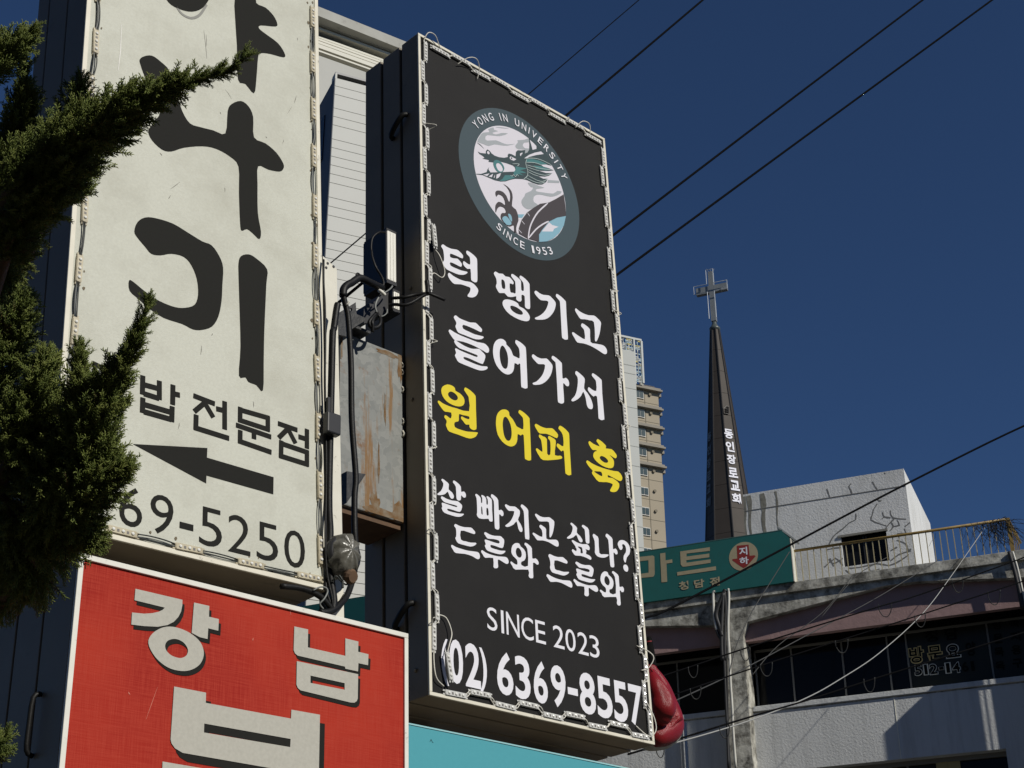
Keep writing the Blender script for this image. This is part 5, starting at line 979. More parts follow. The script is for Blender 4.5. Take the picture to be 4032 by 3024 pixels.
xa = (fq(PB, Z4, 205, 490)[0] + fq(PB, Z4, 150, 1250)[0])/2; ztop = (fq(PB, Z8, 340, 1345)[1] + fq(PB, Z8, 880, 1505)[1])/2; xe = xa + 3.4
MB().box((xa+0.02, 0.02, 0), (xe-0.02, 8.0, ztop-0.03)).build('core_wall', M['joint'], pb)
zc = ztop; k = 0
hh = [0.20, 0.20, 0.33, 0.20, 0.20, 0.33, 0.20, 0.20, 0.20]
pm_cache = {}
while zc > 0.3 and k < 110:
    h = hh[k % 9]
    if h not in pm_cache: pm_cache[h] = MB().box((0, 0, 0.008), (xe-xa, 0.03, h-0.004)).mesh('panel', M['panel'])
    o = link('panel', pm_cache[h], pb); o.location = (xa, -0.01, zc-h); zc -= h; k += 1
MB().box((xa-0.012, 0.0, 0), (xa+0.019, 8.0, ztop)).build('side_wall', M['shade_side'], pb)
for j in range(14):
    for i in range(3): MB().box((xa-0.03, 0.5+2.4*i, ztop-1.6-1.75*j), (xa-0.0125, 1.7+2.4*i, ztop-0.55-1.75*j)).build('window', M['glass'], pb)
MB().box((xa+0.05, 0.3, ztop), (xe, 0.4, ztop+0.20)).build('louvre_back', M['case_in'], pb)
lm = MB().box((0, 0, 0), (0.02, 0.05, 0.19)).mesh('louvre_slat', mat('grey louvre', (0.16, 0.165, 0.16), 0.5))
for i in range(64):
    o = link('louvre_slat', lm, pb); o.location = (xa+0.08+i*0.05, 0.2, ztop)
MB().box((xa+0.03, 0.1, ztop+0.191), (xe, 0.3, ztop+0.24)).build('louvre_rail', mat('grey rail', (0.2, 0.2, 0.2), 0.5), pb); MB().box((xa+0.02, 0.08, ztop), (xa+0.06, 0.3, ztop+0.19)).build('louvre_post', M['panel'], pb)
# the ribbed wall with the overhanging roof slab behind it
RB = dir_frame(1380, 200, 37, math.radians(59)); rm = local_m(RB)
rbw = empty('ribbed_building', rm); tag(rbw, 'pale building with ribbed cornice and overhanging concrete roof slab behind the signs', 'building')
M['rib_paint'] = mat('cream rib paint', (0.62, 0.60, 0.51), 0.6, var=0.3, vscale=2, dark=(0.5, 0.48, 0.4)); M['wall_pale'] = mat('pale wall', (0.47, 0.465, 0.425), 0.8, var=0.15, vscale=1, bump=0.2, bscale=8)
xo0, xo1 = fq(RB, Z8, -900, 700)[0], fq(RB, Z8, 1750, 1300)[0]
def rz(y): return fq(RB, Z8, 65, y)[1]
MB().box((xo0, 0, 0), (xo1, 6, rz(965))).build('wall', M['wall_pale'], rbw); MB().box((xo0, 0.5, rz(965)), (xo1, 6, rz(425)-0.002)).build('frieze', M['wall_pale'], rbw)
for a, b, y in ((430, 470, -0.06), (495, 535, -0.05), (612, 646, 0.02), (664, 700, 0.0), (722, 765, -0.02), (785, 852, -0.04), (878, 905, -0.02)):
    MB().box((xo0, y, rz(b)), (xo1, 0.49, rz(a))).build('rib', M['rib_paint'], rbw)
def solve_w(x, yf, yw):                           # how far the slab edge stands in front of the wall, from its edge and its foot on the wall
    zt_ = fq(RB, Z8, x, yw)[1]; lo, hi = 0.0, 3.0
    for _ in range(40):
        m_ = (lo+hi)/2; 
        if fq(RB, Z8, x, yf, m_)[1] > zt_: lo = m_
        else: hi = m_
    return fq(RB, Z8, x, yf, lo)[0], lo, zt_
(ua, wa, z_a), (ub, wb, z_b) = solve_w(60, 240, 425), solve_w(1250, 782, 925)
zs_ = (z_a+z_b)/2; k_ = (wb-wa)/(ub-ua); wL, wR = wa + k_*(xo0-ua), wa + k_*(xo1-ua)
zt_s = zs_ + (fq(RB, Z8, 700, 370, (wa+wb)/2)[1] - fq(RB, Z8, 700, 530, (wa+wb)/2)[1])
MB().prism([[(xo0, -wL), (xo1, -wR), (xo1, 6), (xo0, 6)]], zs_, zt_s).build('roof_slab', mat('slab concrete', (0.42, 0.415, 0.375), 0.85, var=0.5, vscale=2, dark=(0.3, 0.29, 0.25), stain=0.4, sscale=4, stain_col=(0.12, 0.115, 0.1), stain_lo=0.58, bump=0.5, bscale=10), rbw)
# teal board low in the gap
TB = dir_frame(1420, 2400, 14, math.radians(-66)); TB = Frame(TB.o, -TB.u, TB.v, -TB.n)
a, b = TB.uv(1300, 2366), TB.uv(1460, 2346); tz = (a[1]+b[1])/2
tb = empty('teal_board', Matrix(((TB.u.x, -TB.n.x, 0, TB.o.x), (TB.u.y, -TB.n.y, 0, TB.o.y), (0, 0, 1, 0), (0, 0, 0, 1)))); tag(tb, 'teal sign board low in the gap between the signs', 'sign')
MB().box((a[0]-1.5, 0, tz-1.0), (b[0]+0.8, 0.15, tz)).build('board', mat('deep teal sheet', (0.008, 0.075, 0.075), 0.5, var=0.2, vscale=3), tb)
for x in (a[0]-1.2, b[0]+0.5): MB().box((x, 0.151, 0), (x+0.08, 0.23, tz-0.1)).build('leg', M['black_iron'], tb)

# ------------------------------------------------------------------ far apartment tower
ZT = (2400, 1280, 900/1659)
AP = dir_frame(2560, 1700, 220, math.radians(66)); am = local_m(AP)
ap = empty('apartment_tower', am); tag(ap, 'far beige and grey apartment tower with cornices and small windows', 'building')
def ax(*pts): return sum(fq(AP, ZT, x, y)[0] for x, y in pts)/len(pts)
def az(x, y): return fq(AP, ZT, x, y)[1]
M['apt_grey'] = mat('grey apartment paint', (0.47, 0.48, 0.45), 0.8, var=0.15, vscale=0.1); M['apt_beige'] = mat('beige apartment paint', (0.345, 0.295, 0.215), 0.8, var=0.15, vscale=0.1); M['apt_band'] = mat('grey brown cornice', (0.27, 0.245, 0.20), 0.8, var=0.4, vscale=0.8, dark=(0.15, 0.135, 0.11))
M['apt_blue'] = mat('pale blue sky reflection', (0.42, 0.50, 0.54), 0.6); M['apt_joint'] = mat('wall joint', (0.2, 0.175, 0.13), 0.9); M['apt_win'] = mat('far window glass', (0.05, 0.075, 0.08), 0.15, spec=0.5); M['apt_frame'] = mat('far window frame', (0.5, 0.49, 0.45), 0.5)  # blue strip: the sky's reflection is put into its colour
xg0, xg1 = ax((60, 500)) - 14, ax((192, 300), (215, 900), (240, 1500)); xb2 = ax((388, 500), (412, 950), (432, 1500)); xs2 = ax((398, 560), (423, 1010), (450, 1600))
zg, zb_ = az(130, 182), (az(200, 408)+az(370, 435))/2
MB().box((xg0, 0, 0), (xg1, 12, zg)).build('grey_wall', M['apt_grey'], ap); MB().box((xg1+0.02, 1.2, 0), (xb2, 12, zb_)).build('beige_wall', M['apt_beige'], ap); MB().box((xb2+0.01, 1.6, 0), (xs2, 12, zb_-0.3)).build('side_strip', M['apt_blue'], ap)
fl = [(az(195, 405)+az(400, 450))/2 - (az(222, 962)+az(440, 1005))/2, 0][0]/4
for i in range(5):
    zz = zb_ - i*fl - 0.3
    cb = MB().box((xg1+0.03, 0.75, zz-0.08), (xb2+0.2, 1.19, zz+0.22)).build('cornice', M['apt_band'], ap); MB().box((xg1+0.03, 0.5, zz-0.36), (xb2+0.35, 1.18, zz-0.09)).build('cornice_lip', M['apt_band'], ap); MB().box((xb2-0.4, 1.22, zz-0.8), (xb2+0.5, 2.6, zz-0.37)).build('balcony_end', M['apt_band'], ap)
for i in range(24):
    zt_ = zb_ - i*fl
    x = ax((220, 480), (246, 1030), (262, 1600)); wv = ax((278, 480), (303, 1030), (325, 1600)) - x; z1 = zt_ - fl*0.30; z0_ = z1 - fl*0.40
    f_ = MB().box((x, 1.05, z0_), (x+wv, 1.199, z1)).build('window', M['apt_frame'], ap)
    for s in (0, 1): MB().box((x+wv*(0.06+0.47*s), 1.0, z0_+0.12), (x+wv*(0.47+0.47*s), 1.049, z1-0.12)).build('pane', M['apt_win'], f_)
    MB().box((xg1+0.03, 1.17, zt_-fl*0.86), (xb2-0.01, 1.199, zt_-fl*0.84)).build('wall_joint', M['apt_joint'], ap); MB().box((xg0, -0.03, zt_-fl*0.5), (xg1-0.01, -0.001, zt_-fl*0.475)).build('wall_joint', mat('grey joint', (0.33, 0.335, 0.31), 0.9) if i == 0 else bpy.data.materials['grey joint'], ap)
    MB().lathe([(0.22, 0), (0.22, 0.25)], (x+wv+1.0, 1.199, z1-0.3), (0, -1, 0), 8).build('vent', M['apt_joint'], ap)
for zz in (az(130, 290), az(130, 350)): MB().box((xg0, -0.03, zz), (xg1-0.01, -0.001, zz+0.1)).build('wall_joint', bpy.data.materials['grey joint'], ap)
MB().box((ax((295, 700), (318, 1300)), 1.17, 0), (ax((295, 700), (318, 1300))+0.12, 1.198, zb_-0.9)).build('wall_joint', M['apt_joint'], ap)
# rooftop lattice screen
lx0, lx1, lzt = ax((74, 120)) - 10, ax((245, 250)), (az(78, 75)+az(240, 112))/2
lat = mat('pale lattice screen', (0.42, 0.44, 0.42), 0.6); lat_y = mat('yellow lattice piece', (0.5, 0.42, 0.1), 0.6); lat_b = mat('blue lattice piece', (0.25, 0.38, 0.45), 0.6)
for i in range(4):
    x = lx0 + (lx1-lx0)*i/3 if i < 3 else lx1; MB().box((x-0.15, 0.2, zb_), (x+0.15, 0.5, lzt)).build('screen_post', lat, ap)
xm = ax((190, 250)); MB().box((xm-0.12, 0.2, zb_), (xm+0.12, 0.5, lzt)).build('screen_post', lat, ap); MB().box((lx0, 0.2, lzt), (lx1, 0.5, lzt+0.3)).build('screen_rail', lat, ap)
gl_ = MB()
for i in range(30):
    x = lx0 + (lx1-lx0)*(i+0.5)/30
    for j in range(26):
        zz = zb_ + (lzt-zb_)*(j+0.5)/26
        if x < xm and zz < zg: continue
        if rnd.random() < 0.5: gl_.box((x-0.35, 0.3, zz-0.08), (x+0.35, 0.4, zz+0.08), rnd.choice((0, 0, 0, 0, 2, 2, 1)))
        if rnd.random() < 0.5: gl_.box((x-0.08, 0.3, zz-0.4), (x+0.08, 0.4, zz+0.4), rnd.choice((0, 0, 0, 2)))
gl_.build('screen_lattice', [lat, lat_y, lat_b], ap)['kind'] = 'stuff'
MB().box((ax((272, 350)), 2.0, az(280, 392)), (ax((293, 350)), 2.3, az(280, 325))).build('antenna_panel', M['apt_grey'], ap); MB().box((ax((280, 400))-0.1, 2.1, zb_), (ax((280, 400))+0.1, 2.2, az(280, 392))).build('antenna_pole', M['apt_joint'], ap)
for i in range(7): MB().box((lx1+0.3+i*(xb2-lx1-0.5)/6, 2.0, zb_), (lx1+0.36+i*(xb2-lx1-0.5)/6, 2.08, zb_+0.8)).build('roof_rail_post', M['apt_joint'], ap)
MB().box((lx1+0.3, 2.0, zb_+0.75), (xb2-0.1, 2.08, zb_+0.8)).build('roof_rail', M['apt_joint'], ap)

# ------------------------------------------------------------------ church steeple
Z7 = (2400, 1000, 1344/2212)
st = empty('church_steeple'); tag(st, 'dark brown steeple with white vertical lettering and a grey cross on top', 'church')
dS = 60
top = P(Z7[0]+683*Z7[2], Z7[1]+495*Z7[2], dS); fwd = Vector((ray(2815, 1300).x, ray(2815, 1300).y, 0)).normalized()
bot = P(Z7[0]+752*Z7[2], Z7[1]+1659*Z7[2], dS); zb3 = bot.z; cxy = Vector((top.x, top.y))
# keep it plumb: pick the depth of the bottom so that the axis stays vertical
dz = ray(Z7[0]+752*Z7[2], Z7[1]+1659*Z7[2]); tt = Vector((top.x, top.y)).length / Vector((dz.x, dz.y)).length; zb3 = EYE.z + dz.z*tt
r_t, r_b = 57*Z7[2]/F_PX*dS/2*1.02, 277*Z7[2]/F_PX*tt/2*1.02
slope_r = (r_b - r_t)/(top.z - zb3); z_base = 9.0; r_base = r_t + slope_r*(top.z - z_base)
st.location = (top.x, top.y, 0)
M['spire'] = mat('brown copper cladding', (0.062, 0.051, 0.042), 0.6, var=0.4, vscale=1.5, dark=(0.04, 0.033, 0.027), streak=0.25, spec=0.2); M['spire_edge'] = mat('dark spire edge', (0.02, 0.018, 0.016), 0.5)
a_off = math.atan2(-fwd.y, -fwd.x) + math.radians(7 - 22.5)
def rad(z_): return r_t + slope_r*(top.z - z_)
def corner(i, z_, k=1.0): 
    a = a_off + math.pi/8 + i*math.pi/4; return Vector((rad(z_)*k*math.cos(a), rad(z_)*k*math.sin(a), z_))
zs = [z_base]; 
while zs[-1] < top.z - 0.6: zs.append(zs[-1] + 0.95)
zs.append(top.z)
for i in range(8):
    for z0_, z1_ in zip(zs, zs[1:]):
        g = 0.006; A, B, C, D_ = corner(i, z0_+g), corner(i+1, z0_+g), corner(i+1, z1_-g), corner(i, z1_-g); n_ = (B-A).cross(D_-A).normalized(); 
        if n_.dot(Vector((A.x, A.y, 0))) < 0: n_ = -n_
        vs = [A, B, C, D_] + [p - n_*0.03 for p in (A, B, C, D_)]
        MB().add(vs, [(0, 1, 2, 3), (0, 4, 5, 1), (1, 5, 6, 2), (2, 6, 7, 3), (3, 7, 4, 0)]).build('cladding_panel', M['spire'], st)
    MB().tube([corner(i, z_base), corner(i, top.z)], 0.028, 6).build('ridge', M['spire_edge'], st)
MB().add([corner(i, z_base, 0.97) for i in range(8)] + [corner(i, top.z, 0.85) for i in range(8)], [(i, (i+1) % 8, 8+(i+1) % 8, 8+i) for i in range(8)]).build('core', M['spire_edge'], st)
MB().box((-4, -3, 0), (4, 5, z_base)).build('base_tower', M['spire'], st)
MB().lathe([(0.10, -0.1), (0.21, 0.0), (0.21, 0.06), (0.13, 0.16), (0.09, 0.26), (0.06, 0.5)], (0, 0, top.z+0.02), (0, 0, 1), 16).build('finial', mat('dark green metal', (0.07, 0.085, 0.08), 0.4), st, smooth=True)
def cz(y):
    d = ray(2800, Z7[1]+y*Z7[2]); return EYE.z + d.z*Vector((top.x, top.y)).length/Vector((d.x, d.y)).length
cm = mat('grey metal cross', (0.22, 0.235, 0.24), 0.4, var=0.3, vscale=3); nm = mat('neon tube glass', (0.55, 0.58, 0.6), 0.3)
ce = e_; cxm = 0.0
def cbox(x0, x1, y0, y1, z0, z1, m, name='cross_beam'):
    c = Vector((0, 0, 0)) + ce*((x0+x1)/2) + nf*(-(y0+y1)/2); c.z = (z0+z1)/2
    o = MB().obox(c, ce*((x1-x0)/2), nf*((y1-y0)/2), Vector((0, 0, (z1-z0)/2))).build(name, m, st); return o
lean_x = -0.0
hw = 0.105; bpx = F_PX/dS
ctr = (663-676)*Z7[2]/bpx; 
cbox(-hw*0.9, hw*0.9, -0.09, 0.09, cz(440), cz(120), cm); cbox(-0.61, -hw*0.9-0.002, -0.09, 0.09, cz(255), cz(212), cm, 'cross_arm'); cbox(hw*0.9+0.002, 0.61, -0.09, 0.09, cz(255), cz(212), cm, 'cross_arm')
def cpt(x, z_, y=0.2): v_ = ce*x + nf*y; v_.z = z_; return v_
a_ = 0.035; H1, H0, AZ1, AZ0, AX = cz(116), cz(432), cz(207), cz(258), 0.66; U = hw+a_
loop = [(-U, H0), (-U, AZ0), (-AX, AZ0), (-AX, AZ1), (-U, AZ1), (-U, H1), (U, H1), (U, AZ1), (AX, AZ1), (AX, AZ0), (U, AZ0), (U, H0)]
MB().tube([cpt(*p) for p in loop], 0.016, 5).build('neon_outline', nm, st)
for dx in (-0.05, 0, 0.05): MB().tube([(dx, 0, H1-0.05), (dx*3, 0, H1+0.14)], 0.008, 4).build('lightning_rod', cm, st)
def face_frame(i):
    A, B = corner(i, zb3), corner(i+1, zb3); T = corner(i, top.z); u_ = (B-A).normalized(); n_ = u_.cross(T-A).normalized()
    if n_.dot(Vector((A.x, A.y, 0))) < 0: n_ = -n_
    v_ = n_.cross(u_); 
    if v_.z < 0: v_ = -v_; 
    if u_.dot(CR) < 0: u_ = -u_
    return Frame(A + st.location, u_, v_, n_)
vis = sorted(range(8), key=lambda i: -( (corner(i, zb3)+corner(i+1, zb3)).normalized().dot(-fwd) ))[:4]
def face_at(px):                                   # the visible face seen at this x on the lettering level
    best = None
    for i in range(8):
        fr = face_frame(i)
        if fr.n.dot(EYE - fr.o) <= 0: continue
        u0 = fr.local(corner(i, zb3)+st.location).x; u1 = fr.local(corner(i+1, zb3)+st.location).x; 
        d = ray(*px); t = (fr.o-EYE).dot(fr.n)/d.dot(fr.n); p = fr.local(EYE+d*t); z_ = (EYE+d*t).z
        c0, c1 = sorted((fr.local(corner(i, z_)+st.location).x, fr.local(corner(i+1, z_)+st.location).x))
        if c0-0.02 <= p.x <= c1+0.02: best = fr
    return best
def spire_text(boxes, txt, m, probe):
    fr = face_at(probe)
    if fr is None: return
    for ch, (l, r, t, b) in zip(txt, boxes):
        mx, my = (l+r)/2, (t+b)/2; X = lambda x, y: fr.uv(Z7[0]+x*Z7[2], Z7[1]+y*Z7[2], 0.03)
        x0, x1, y0, y1 = X(l, my)[0], X(r, my)[0], X(mx, b)[1], X(mx, t)[1]
        vs, fs = glyph_box(ch, x0, x1, y0, y1, 0.035)
        MB().add([fr.o + fr.u*a + fr.v*b2 + fr.n*0.03 - st.location for a, b2 in vs], fs).build('letter', m, st)
spire_text([(745, 800, 1135, 1195), (755, 808, 1215, 1280), (762, 818, 1300, 1360), (772, 830, 1385, 1448), (785, 842, 1468, 1532), (795, 852, 1552, 1617)], '동인장로교회', M['print_white'], (Z7[0]+790*Z7[2], Z7[1]+1340*Z7[2]))
spire_text([(636, 658, 1158, 1212), (634, 656, 1243, 1300), (632, 656, 1325, 1385), (631, 656, 1408, 1468), (630, 655, 1495, 1550), (628, 654, 1580, 1645)], '동인장로교회', mat('shaded white letter', (0.18, 0.19, 0.2), 0.6), (Z7[0]+645*Z7[2], Z7[1]+1340*Z7[2]))  # left face lettering: shade put into a dimmer copy of the white
fr = face_at((Z7[0]+755*Z7[2], Z7[1]+1010*Z7[2]))
if fr:
    for i, tpts in enumerate(('735,1000 740,1035 770,1035', '738,1003 757,985 775,992', '750,1005 770,1000', '750,1015 770,1010', '752,1024 770,1020', '770,992 770,1035')):
        pts = [fr.uv(Z7[0]+x*Z7[2], Z7[1]+y*Z7[2], 0.03) for x, y in S(tpts)]
        vs_ = [(fr.o + fr.u*a + fr.v*b + fr.n*0.03 - st.location) for a, b in pts]; MB().tube(vs_, 0.02, 5).build('emblem_stroke', M['spire_edge'], st)

# ------------------------------------------------------------------ overhead wires
M['wire'] = mat('black overhead wire', (0.004, 0.004, 0.0045), 0.9, spec=0.05); M['wire_pale'] = mat('pale grey cable', (0.34, 0.34, 0.32), 0.6); M['wire_mid'] = mat('grey steel wire', (0.06, 0.06, 0.058), 0.7, spec=0.2)
def wire(label, pts, r, m='wire', hang=(), k=6):
    w3 = [P(x, y, d) for x, y, d in pts]
    o = MB().tube(smooth_path(w3, k), r, 6).build('overhead_wire', M[m], None, smooth=True); tag(o, label, 'wire', 'overhead wires')
    for hx, hy0, wd, hgt, d in hang:              # hanger hooks, pixel centre and size
        h = [P(hx-wd/2, hy0+3, d), P(hx-wd*0.45, hy0+hgt*0.5, d), P(hx-wd*0.15, hy0+hgt*0.95, d), P(hx+wd*0.2, hy0+hgt, d), P(hx+wd*0.45, hy0+hgt*0.6, d), P(hx+wd/2, hy0-4, d)]
        MB().tube(smooth_path(h, 3), 0.0035*d/11, 5).build('cable_hanger', M['wire_mid'], o, smooth=True)
    return o
f2 = 4032/2212
def w2212(pts): return [(x*f2, y*f2, d) for x, y, d in pts]
wire('thin wire highest in the sky, left of the thicker one', w2212([(1560, -153, 10), (1380, 0, 9), (1140, 205, 8), (776, 516, 6.5), (650, 622, 6)]), 0.0028)
wire('thick black wire running down to the top edge of the black sign', w2212([(1700, -154, 9), (1518, 0, 8), (1222, 250, 6.8), (783, 611, 5.2), (722, 662, 4.9)]), 0.0052)
wire('black wire crossing the sky to the middle of the black sign', w2212([(2200, -158, 10), (1993, 0, 9), (1660, 252, 8), (1322, 510, 6.8), (840, 880, 5.6)]), 0.0055)
wire('lowest of the four black wires crossing the upper sky', w2212([(2350, -152, 10), (2143, 0, 9), (1735, 298, 8), (1328, 597, 6.8), (840, 955, 5.6)]), 0.0055)
wire('black wire sagging across the rooftop block and the teal roof sign', [(4300, 1580, 20), (4032, 1677, 20), (3560, 1910, 19), (3130, 2136, 18), (2880, 2270, 17), (2620, 2405, 16), (2530, 2437, 15.5), (2300, 2540, 14)], 0.0125)
Z8b = (2400, 1900, 1632/2212)
def b8(pts, d0, d1):
    n_ = len(pts); return [(Z8b[0]+x*Z8b[2], Z8b[1]+y*Z8b[2], d0+(d1-d0)*i/(n_-1)) for i, (x, y) in enumerate(pts)]
def hk(x0, x1, y0, y1, d): return (Z8b[0]+(x0+x1)/2*Z8b[2], Z8b[1]+y0*Z8b[2], (x1-x0)*Z8b[2], (y1-y0)*Z8b[2], d)
wire('pale thick cable sagging across the front of the concrete building', b8([(2005, 238), (1830, 490), (1670, 700), (1440, 910), (1230, 1050), (1050, 1150), (750, 1270), (330, 1395), (100, 1440)], 33.5, 12), 0.0075, 'wire_pale')
wire('upper black wire with hooks across the concrete building', b8([(2350, 340), (2212, 400), (1650, 600), (1430, 665), (800, 860), (290, 1030), (0, 1110)], 16, 11), 0.006, 'wire', [hk(420, 470, 980, 1040, 11.8), hk(700, 748, 885, 950, 12.4), hk(1435, 1505, 645, 715, 14), hk(1830, 1887, 515, 585, 15)])
wire('middle black wire with hooks across the concrete building', b8([(2350, 475), (2212, 525), (1600, 725), (1000, 915), (600, 1045), (350, 1130), (0, 1240)], 16, 11), 0.006, 'wire', [hk(430, 487, 1095, 1155, 12), hk(805, 868, 965, 1032, 12.5), hk(1205, 1272, 840, 908, 13.5), hk(1630, 1686, 705, 770, 14.2), hk(2018, 2085, 578, 650, 15.5)])
wire('lower black wire with hooks across the concrete building', b8([(2350, 755), (2212, 800), (1500, 1020), (1060, 1160), (770, 1245), (380, 1365), (100, 1450)], 16, 11), 0.0075, 'wire', [hk(1357, 1415, 1045, 1117, 13.5), hk(588, 640, 1300, 1362, 12), hk(248, 292, 1405, 1466, 11.5)])
wire('grey wire rising from the glove towards the roof of the concrete building', b8([(200, 1230), (350, 1165), (600, 1050), (800, 950), (1100, 790), (1400, 630), (1650, 480), (1760, 410)], 12, 24), 0.006, 'wire_mid')
wire('thin grey wire beside the concrete pillar', b8([(640, 1010), (680, 860), (760, 690), (860, 530), (960, 370)], 30, 33), 0.010, 'wire_mid')
wire('thin wire crossing the pillar below the lower hooks', b8([(760, 1030), (900, 870), (1140, 690), (1300, 490)], 31, 33), 0.009, 'wire_mid')
wire('thin wire across the arch of the right bay', b8([(1130, 720), (1260, 560), (1340, 480), (1480, 400)], 31, 33), 0.008, 'wire_mid')
# ------------------------------------------------------------------ juniper tree in the left foreground
def leaf_mat():
    m = bpy.data.materials.new('juniper foliage'); m.use_nodes = True; nt = m.node_tree; N, L = nt.nodes.new, nt.links.new; b = nt.nodes['Principled BSDF']
    b.inputs['Roughness'].default_value = 0.6; b.inputs['Specular IOR Level'].default_value = 0.3
    at = N('ShaderNodeAttribute'); at.attribute_name = 'tone'
    cr = N('ShaderNodeValToRGB'); L(at.outputs['Fac'], cr.inputs[0]); e = cr.color_ramp.elements
    e[0].position = 0.0; e[0].color = (0.045, 0.068, 0.014, 1); e[1].position = 1.0; e[1].color = (0.20, 0.225, 0.055, 1)
    y = cr.color_ramp.elements.new(0.02); y.color = (0.045, 0.068, 0.014, 1); e[0].color = (0.11, 0.07, 0.03, 1)
    x = cr.color_ramp.elements.new(0.5); x.color = (0.115, 0.15, 0.03, 1)
    L(cr.outputs[0], b.inputs['Base Color']); return m
M['juniper'] = leaf_mat(); M['bark'] = mat('juniper bark', (0.11, 0.075, 0.05), 0.9, var=0.6, vscale=20, bump=0.6, bscale=60)
rng = np.random.default_rng(11)
def make_spray(seed):
    r = np.random.default_rng(seed); V, F_, T = [], [], []
    def twig(p, d, L, w, tone):
        d = d/np.linalg.norm(d); a = np.cross(d, [0.3, 0.5, 0.81]); a /= np.linalg.norm(a)+1e-9; b_ = np.cross(d, a); i = len(V)
        V.extend([p + a*w, p - a*w*0.5 + b_*w*0.87, p - a*w*0.5 - b_*w*0.87, p + d*L*0.6 + a*w*0.9, p + d*L*0.6 - a*w*0.45 + b_*w*0.8, p + d*L*0.6 - a*w*0.45 - b_*w*0.8, p + d*L])
        F_.extend([(i, i+1, i+4), (i, i+4, i+3), (i+1, i+2, i+5), (i+1, i+5, i+4), (i+2, i, i+3), (i+2, i+3, i+5), (i+3, i+4, i+6), (i+4, i+5, i+6), (i+5, i+3, i+6)]); T.extend([tone]*9)
    n = 11; stem = np.zeros(3); d = np.array([0, 0, 1.0]); L = 0.05
    for k in range(n):
        t = k/(n-1); p = np.array([0.004*math.sin(t*3+seed), 0.003*math.cos(t*2), t*L])
        for s in range(3):
            a = s*2.1 + k*1.2 + r.uniform(-.4, .4); out = np.array([math.cos(a), math.sin(a)*0.8, 0]); dd = out*r.uniform(0.55, 0.9) + d*r.uniform(0.7, 1.1); ll = r.uniform(0.010, 0.019)*(1.05-0.45*t)
            twig(p, dd, ll, 0.0010, 0.25 + 0.4*t + r.uniform(-.15, .15))
            if r.random() < 0.75:
                q_ = p + dd/np.linalg.norm(dd)*ll*0.55; dd2 = dd + r.normal(0, 0.45, 3); twig(q_, dd2, ll*0.62, 0.00085, 0.4 + 0.4*t + r.uniform(-.15, .2))
    twig(np.array([0, 0, 0.0]), d, L*1.15, 0.0011, 0.3)
    return np.array(V), np.array(F_), np.array(T)
SPR = [make_spray(s) for s in range(10)]
BONES = []                                        # (path of (x, y, depth), radii in pixels, sprays)
def bone(pts, rad, n): BONES.append((pts, rad, n))
f3 = f2
bone([(20, 420, 2.85), (110, 370, 2.80), (180, 300, 2.74), (250, 250, 2.68), (320, 212, 2.65), (400, 178, 2.62), (460, 162, 2.6), (500, 148, 2.58), (528, 122, 2.57)], [105, 96, 80, 58, 38, 22, 13, 5, 1], 1200)
bone([(10, 560, 2.85), (50, 480, 2.82), (110, 430, 2.80), (150, 400, 2.78)], [60, 55, 45, 22], 330)
bone([(-120, 200, 2.8), (-40, 150, 2.8), (10, 115, 2.8), (45, 90, 2.8), (72, 64, 2.8)], [70, 55, 38, 20, 3], 320)
bone([(20, 380, 3.0), (40, 280, 3.0), (50, 190, 3.0), (54, 112, 3.0)], [70, 48, 22, 2], 330)
bone([(120, 420, 3.0), (150, 310, 3.0), (168, 225, 3.0), (176, 172, 3.0)], [80, 55, 28, 4], 320)
bone([(-60, 420, 3.0), (0, 450, 3.0), (5, 540, 3.0), (0, 640, 3.0), (-40, 720, 3.0)], [140, 110, 65, 55, 70], 650)
bone([(-60, 880, 2.75), (-10, 780, 2.72), (30, 700, 2.7), (55, 648, 2.7)], [90, 75, 45, 5], 380)
bone([(40, 960, 2.7), (75, 870, 2.68), (92, 800, 2.67), (99, 765, 2.67)], [90, 60, 26, 4], 340)
bone([(180, 1060, 2.66), (205, 930, 2.62), (235, 840, 2.6), (275, 770, 2.58), (303, 710, 2.57), (318, 648, 2.56)], [85, 66, 36, 24, 13, 1], 600)
bone([(170, 940, 2.64), (176, 850, 2.62), (172, 790, 2.62), (170, 752, 2.62)], [60, 38, 18, 3], 220)
bone([(296, 735, 2.58), (296, 668, 2.58)], [7, 2], 10)
bone([(40, 900, 2.75), (110, 980, 2.7), (150, 1040, 2.68), (130, 1130, 2.7)], [110, 108, 100, 80], 900)
bone([(120, 1120, 2.7), (180, 1080, 2.66), (230, 1040, 2.64), (270, 1010, 2.62)], [80, 60, 38, 10], 380)
bone([(-40, 1040, 2.8), (40, 1120, 2.75), (80, 1180, 2.74), (60, 1250, 2.76), (-10, 1300, 2.8)], [130, 115, 95, 70, 50], 700)
bone([(110, 1150, 2.72), (165, 1150, 2.7), (192, 1165, 2.69)], [60, 40, 16], 200)
bone([(-60, 1640, 2.6), (-15, 1615, 2.6), (14, 1588, 2.6)], [40, 24, 4], 60)
bone([(-130, 1500, 2.8), (-110, 1350, 2.85), (-160, 1200, 2.9)], [90, 110, 130], 260)
bone([(-120, -130, 3.05), (100, -165, 3.0), (300, -185, 2.97), (480, -165, 2.93)], [115, 105, 95, 60], 1500)  # plume above the view, added to shade the upper left foliage
bone([(250, -160, 2.86), (420, -185, 2.81), (600, -160, 2.76)], [75, 82, 50], 800)  # second unseen plume, added to deepen that shade
bone([(-220, 200, 3.0), (-160, 600, 3.0), (-180, 900, 3.0)], [120, 140, 140], 400)
AV, AF, AT = [], [], []; nv = 0
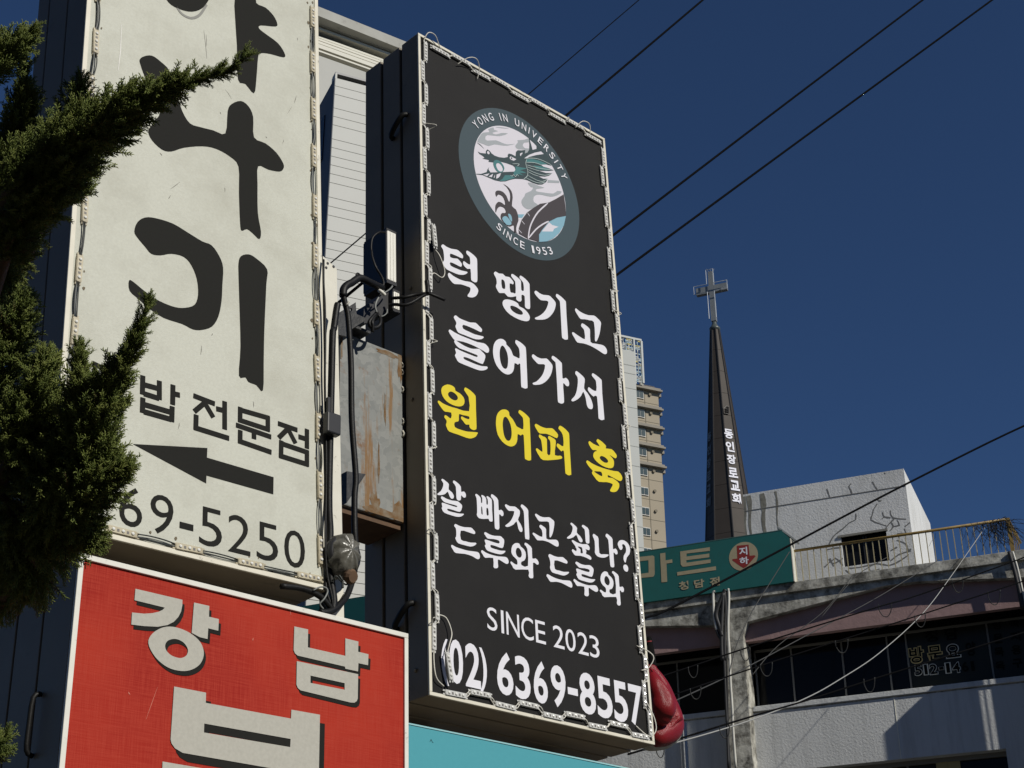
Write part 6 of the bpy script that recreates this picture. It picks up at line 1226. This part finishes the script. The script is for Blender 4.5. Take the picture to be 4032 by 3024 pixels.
for pts, rad, n in BONES:
    path = smooth_path([(*P(x*f3, y*f3, d), r*f3*d/F_PX) for (x, y, d), r in zip(pts, rad)], 6); path = np.array(path)
    wgt = np.maximum(path[:, 3], 0.006); wgt = wgt/wgt.sum()
    for _ in range(n):
        i = rng.choice(len(path), p=wgt); c = path[i, :3]; r = path[i, 3]
        j0, j1 = max(i-1, 0), min(i+1, len(path)-1); tg = path[j1, :3]-path[j0, :3]; tg = tg/(np.linalg.norm(tg)+1e-9)
        o = rng.normal(0, 1, 3); o -= tg*(o@tg)*0.8; o /= np.linalg.norm(o)+1e-9; rr = r*min(1.0, abs(rng.normal(0.72, 0.25)))
        s = rng.uniform(0.6, 1.05)*(0.45 + 0.55*min(1, r/0.03))
        p = c + o*max(0.0, rr - 0.025*s); d = tg*rng.uniform(0.6, 1.2) + o*rng.uniform(0.25, 0.8) + np.array([0.08, -0.02, 0.15]) + rng.normal(0, 0.15, 3); d /= np.linalg.norm(d)
        a = np.cross(d, rng.normal(0, 1, 3)); a /= np.linalg.norm(a)+1e-9; b_ = np.cross(d, a)
        V, Fq, T = SPR[rng.integers(len(SPR))]
        AV.append((V @ np.stack([a, b_, d]))*s + p); AF.append(Fq + nv); AT.append(np.clip(T + rng.normal(0, 0.16), 0, 1)); nv += len(V)
AV, AF, AT = np.concatenate(AV), np.concatenate(AF), np.concatenate(AT)
tr_root = P(-240*f3, 1500*f3, 2.95); tr_root.z = 0
tree = empty('juniper_tree', Matrix.Translation(tr_root)); tag(tree, 'dense green juniper tree with flame shaped plumes at the left edge', 'tree')
me = bpy.data.meshes.new('crown'); me.vertices.add(len(AV)); me.vertices.foreach_set('co', (AV - np.array(tr_root)).ravel()); nf_ = len(AF)
me.loops.add(nf_*3); me.loops.foreach_set('vertex_index', AF.ravel().astype(np.int32)); me.polygons.add(nf_); me.polygons.foreach_set('loop_start', np.arange(0, nf_*3, 3, dtype=np.int32)); me.polygons.foreach_set('loop_total', np.full(nf_, 3, dtype=np.int32))
at = me.attributes.new('tone', 'FLOAT', 'FACE'); at.data.foreach_set('value', AT.astype(np.float32)); me.materials.append(M['juniper']); me.update(calc_edges=True); me.validate()
link('crown', me, tree)
H = P(-230*f3, 300*f3, 3.0) - tr_root
MB().tube(smooth_path([(0, 0, 0), (0.02, 0.01, 0.8), (-0.02, 0.03, 1.9), (H.x*0.8, H.y*0.8, 2.9), tuple(H)], 5), 0, 12, rs=list(np.linspace(0.10, 0.03, 21))).build('trunk', M['bark'], tree, smooth=True)
for pts, rad, n in BONES:
    if n < 200 or pts[0][1] < 0 or pts[-1][1] < 0: continue
    q_ = [P(x*f3, y*f3, d+0.01) - tr_root for x, y, d in pts]; zz = q_[0].z - 0.25; s0 = Vector((0.0, 0.02, max(0.8, zz)))
    path = smooth_path([tuple(s0), tuple((s0+q_[0])/2 + Vector((0, 0, -0.03)))] + [tuple(p) for p in q_], 3)
    MB().tube(path, 0, 6, rs=list(np.linspace(0.018, 0.0012, len(path)))).build('limb', M['bark'], tree, smooth=True)
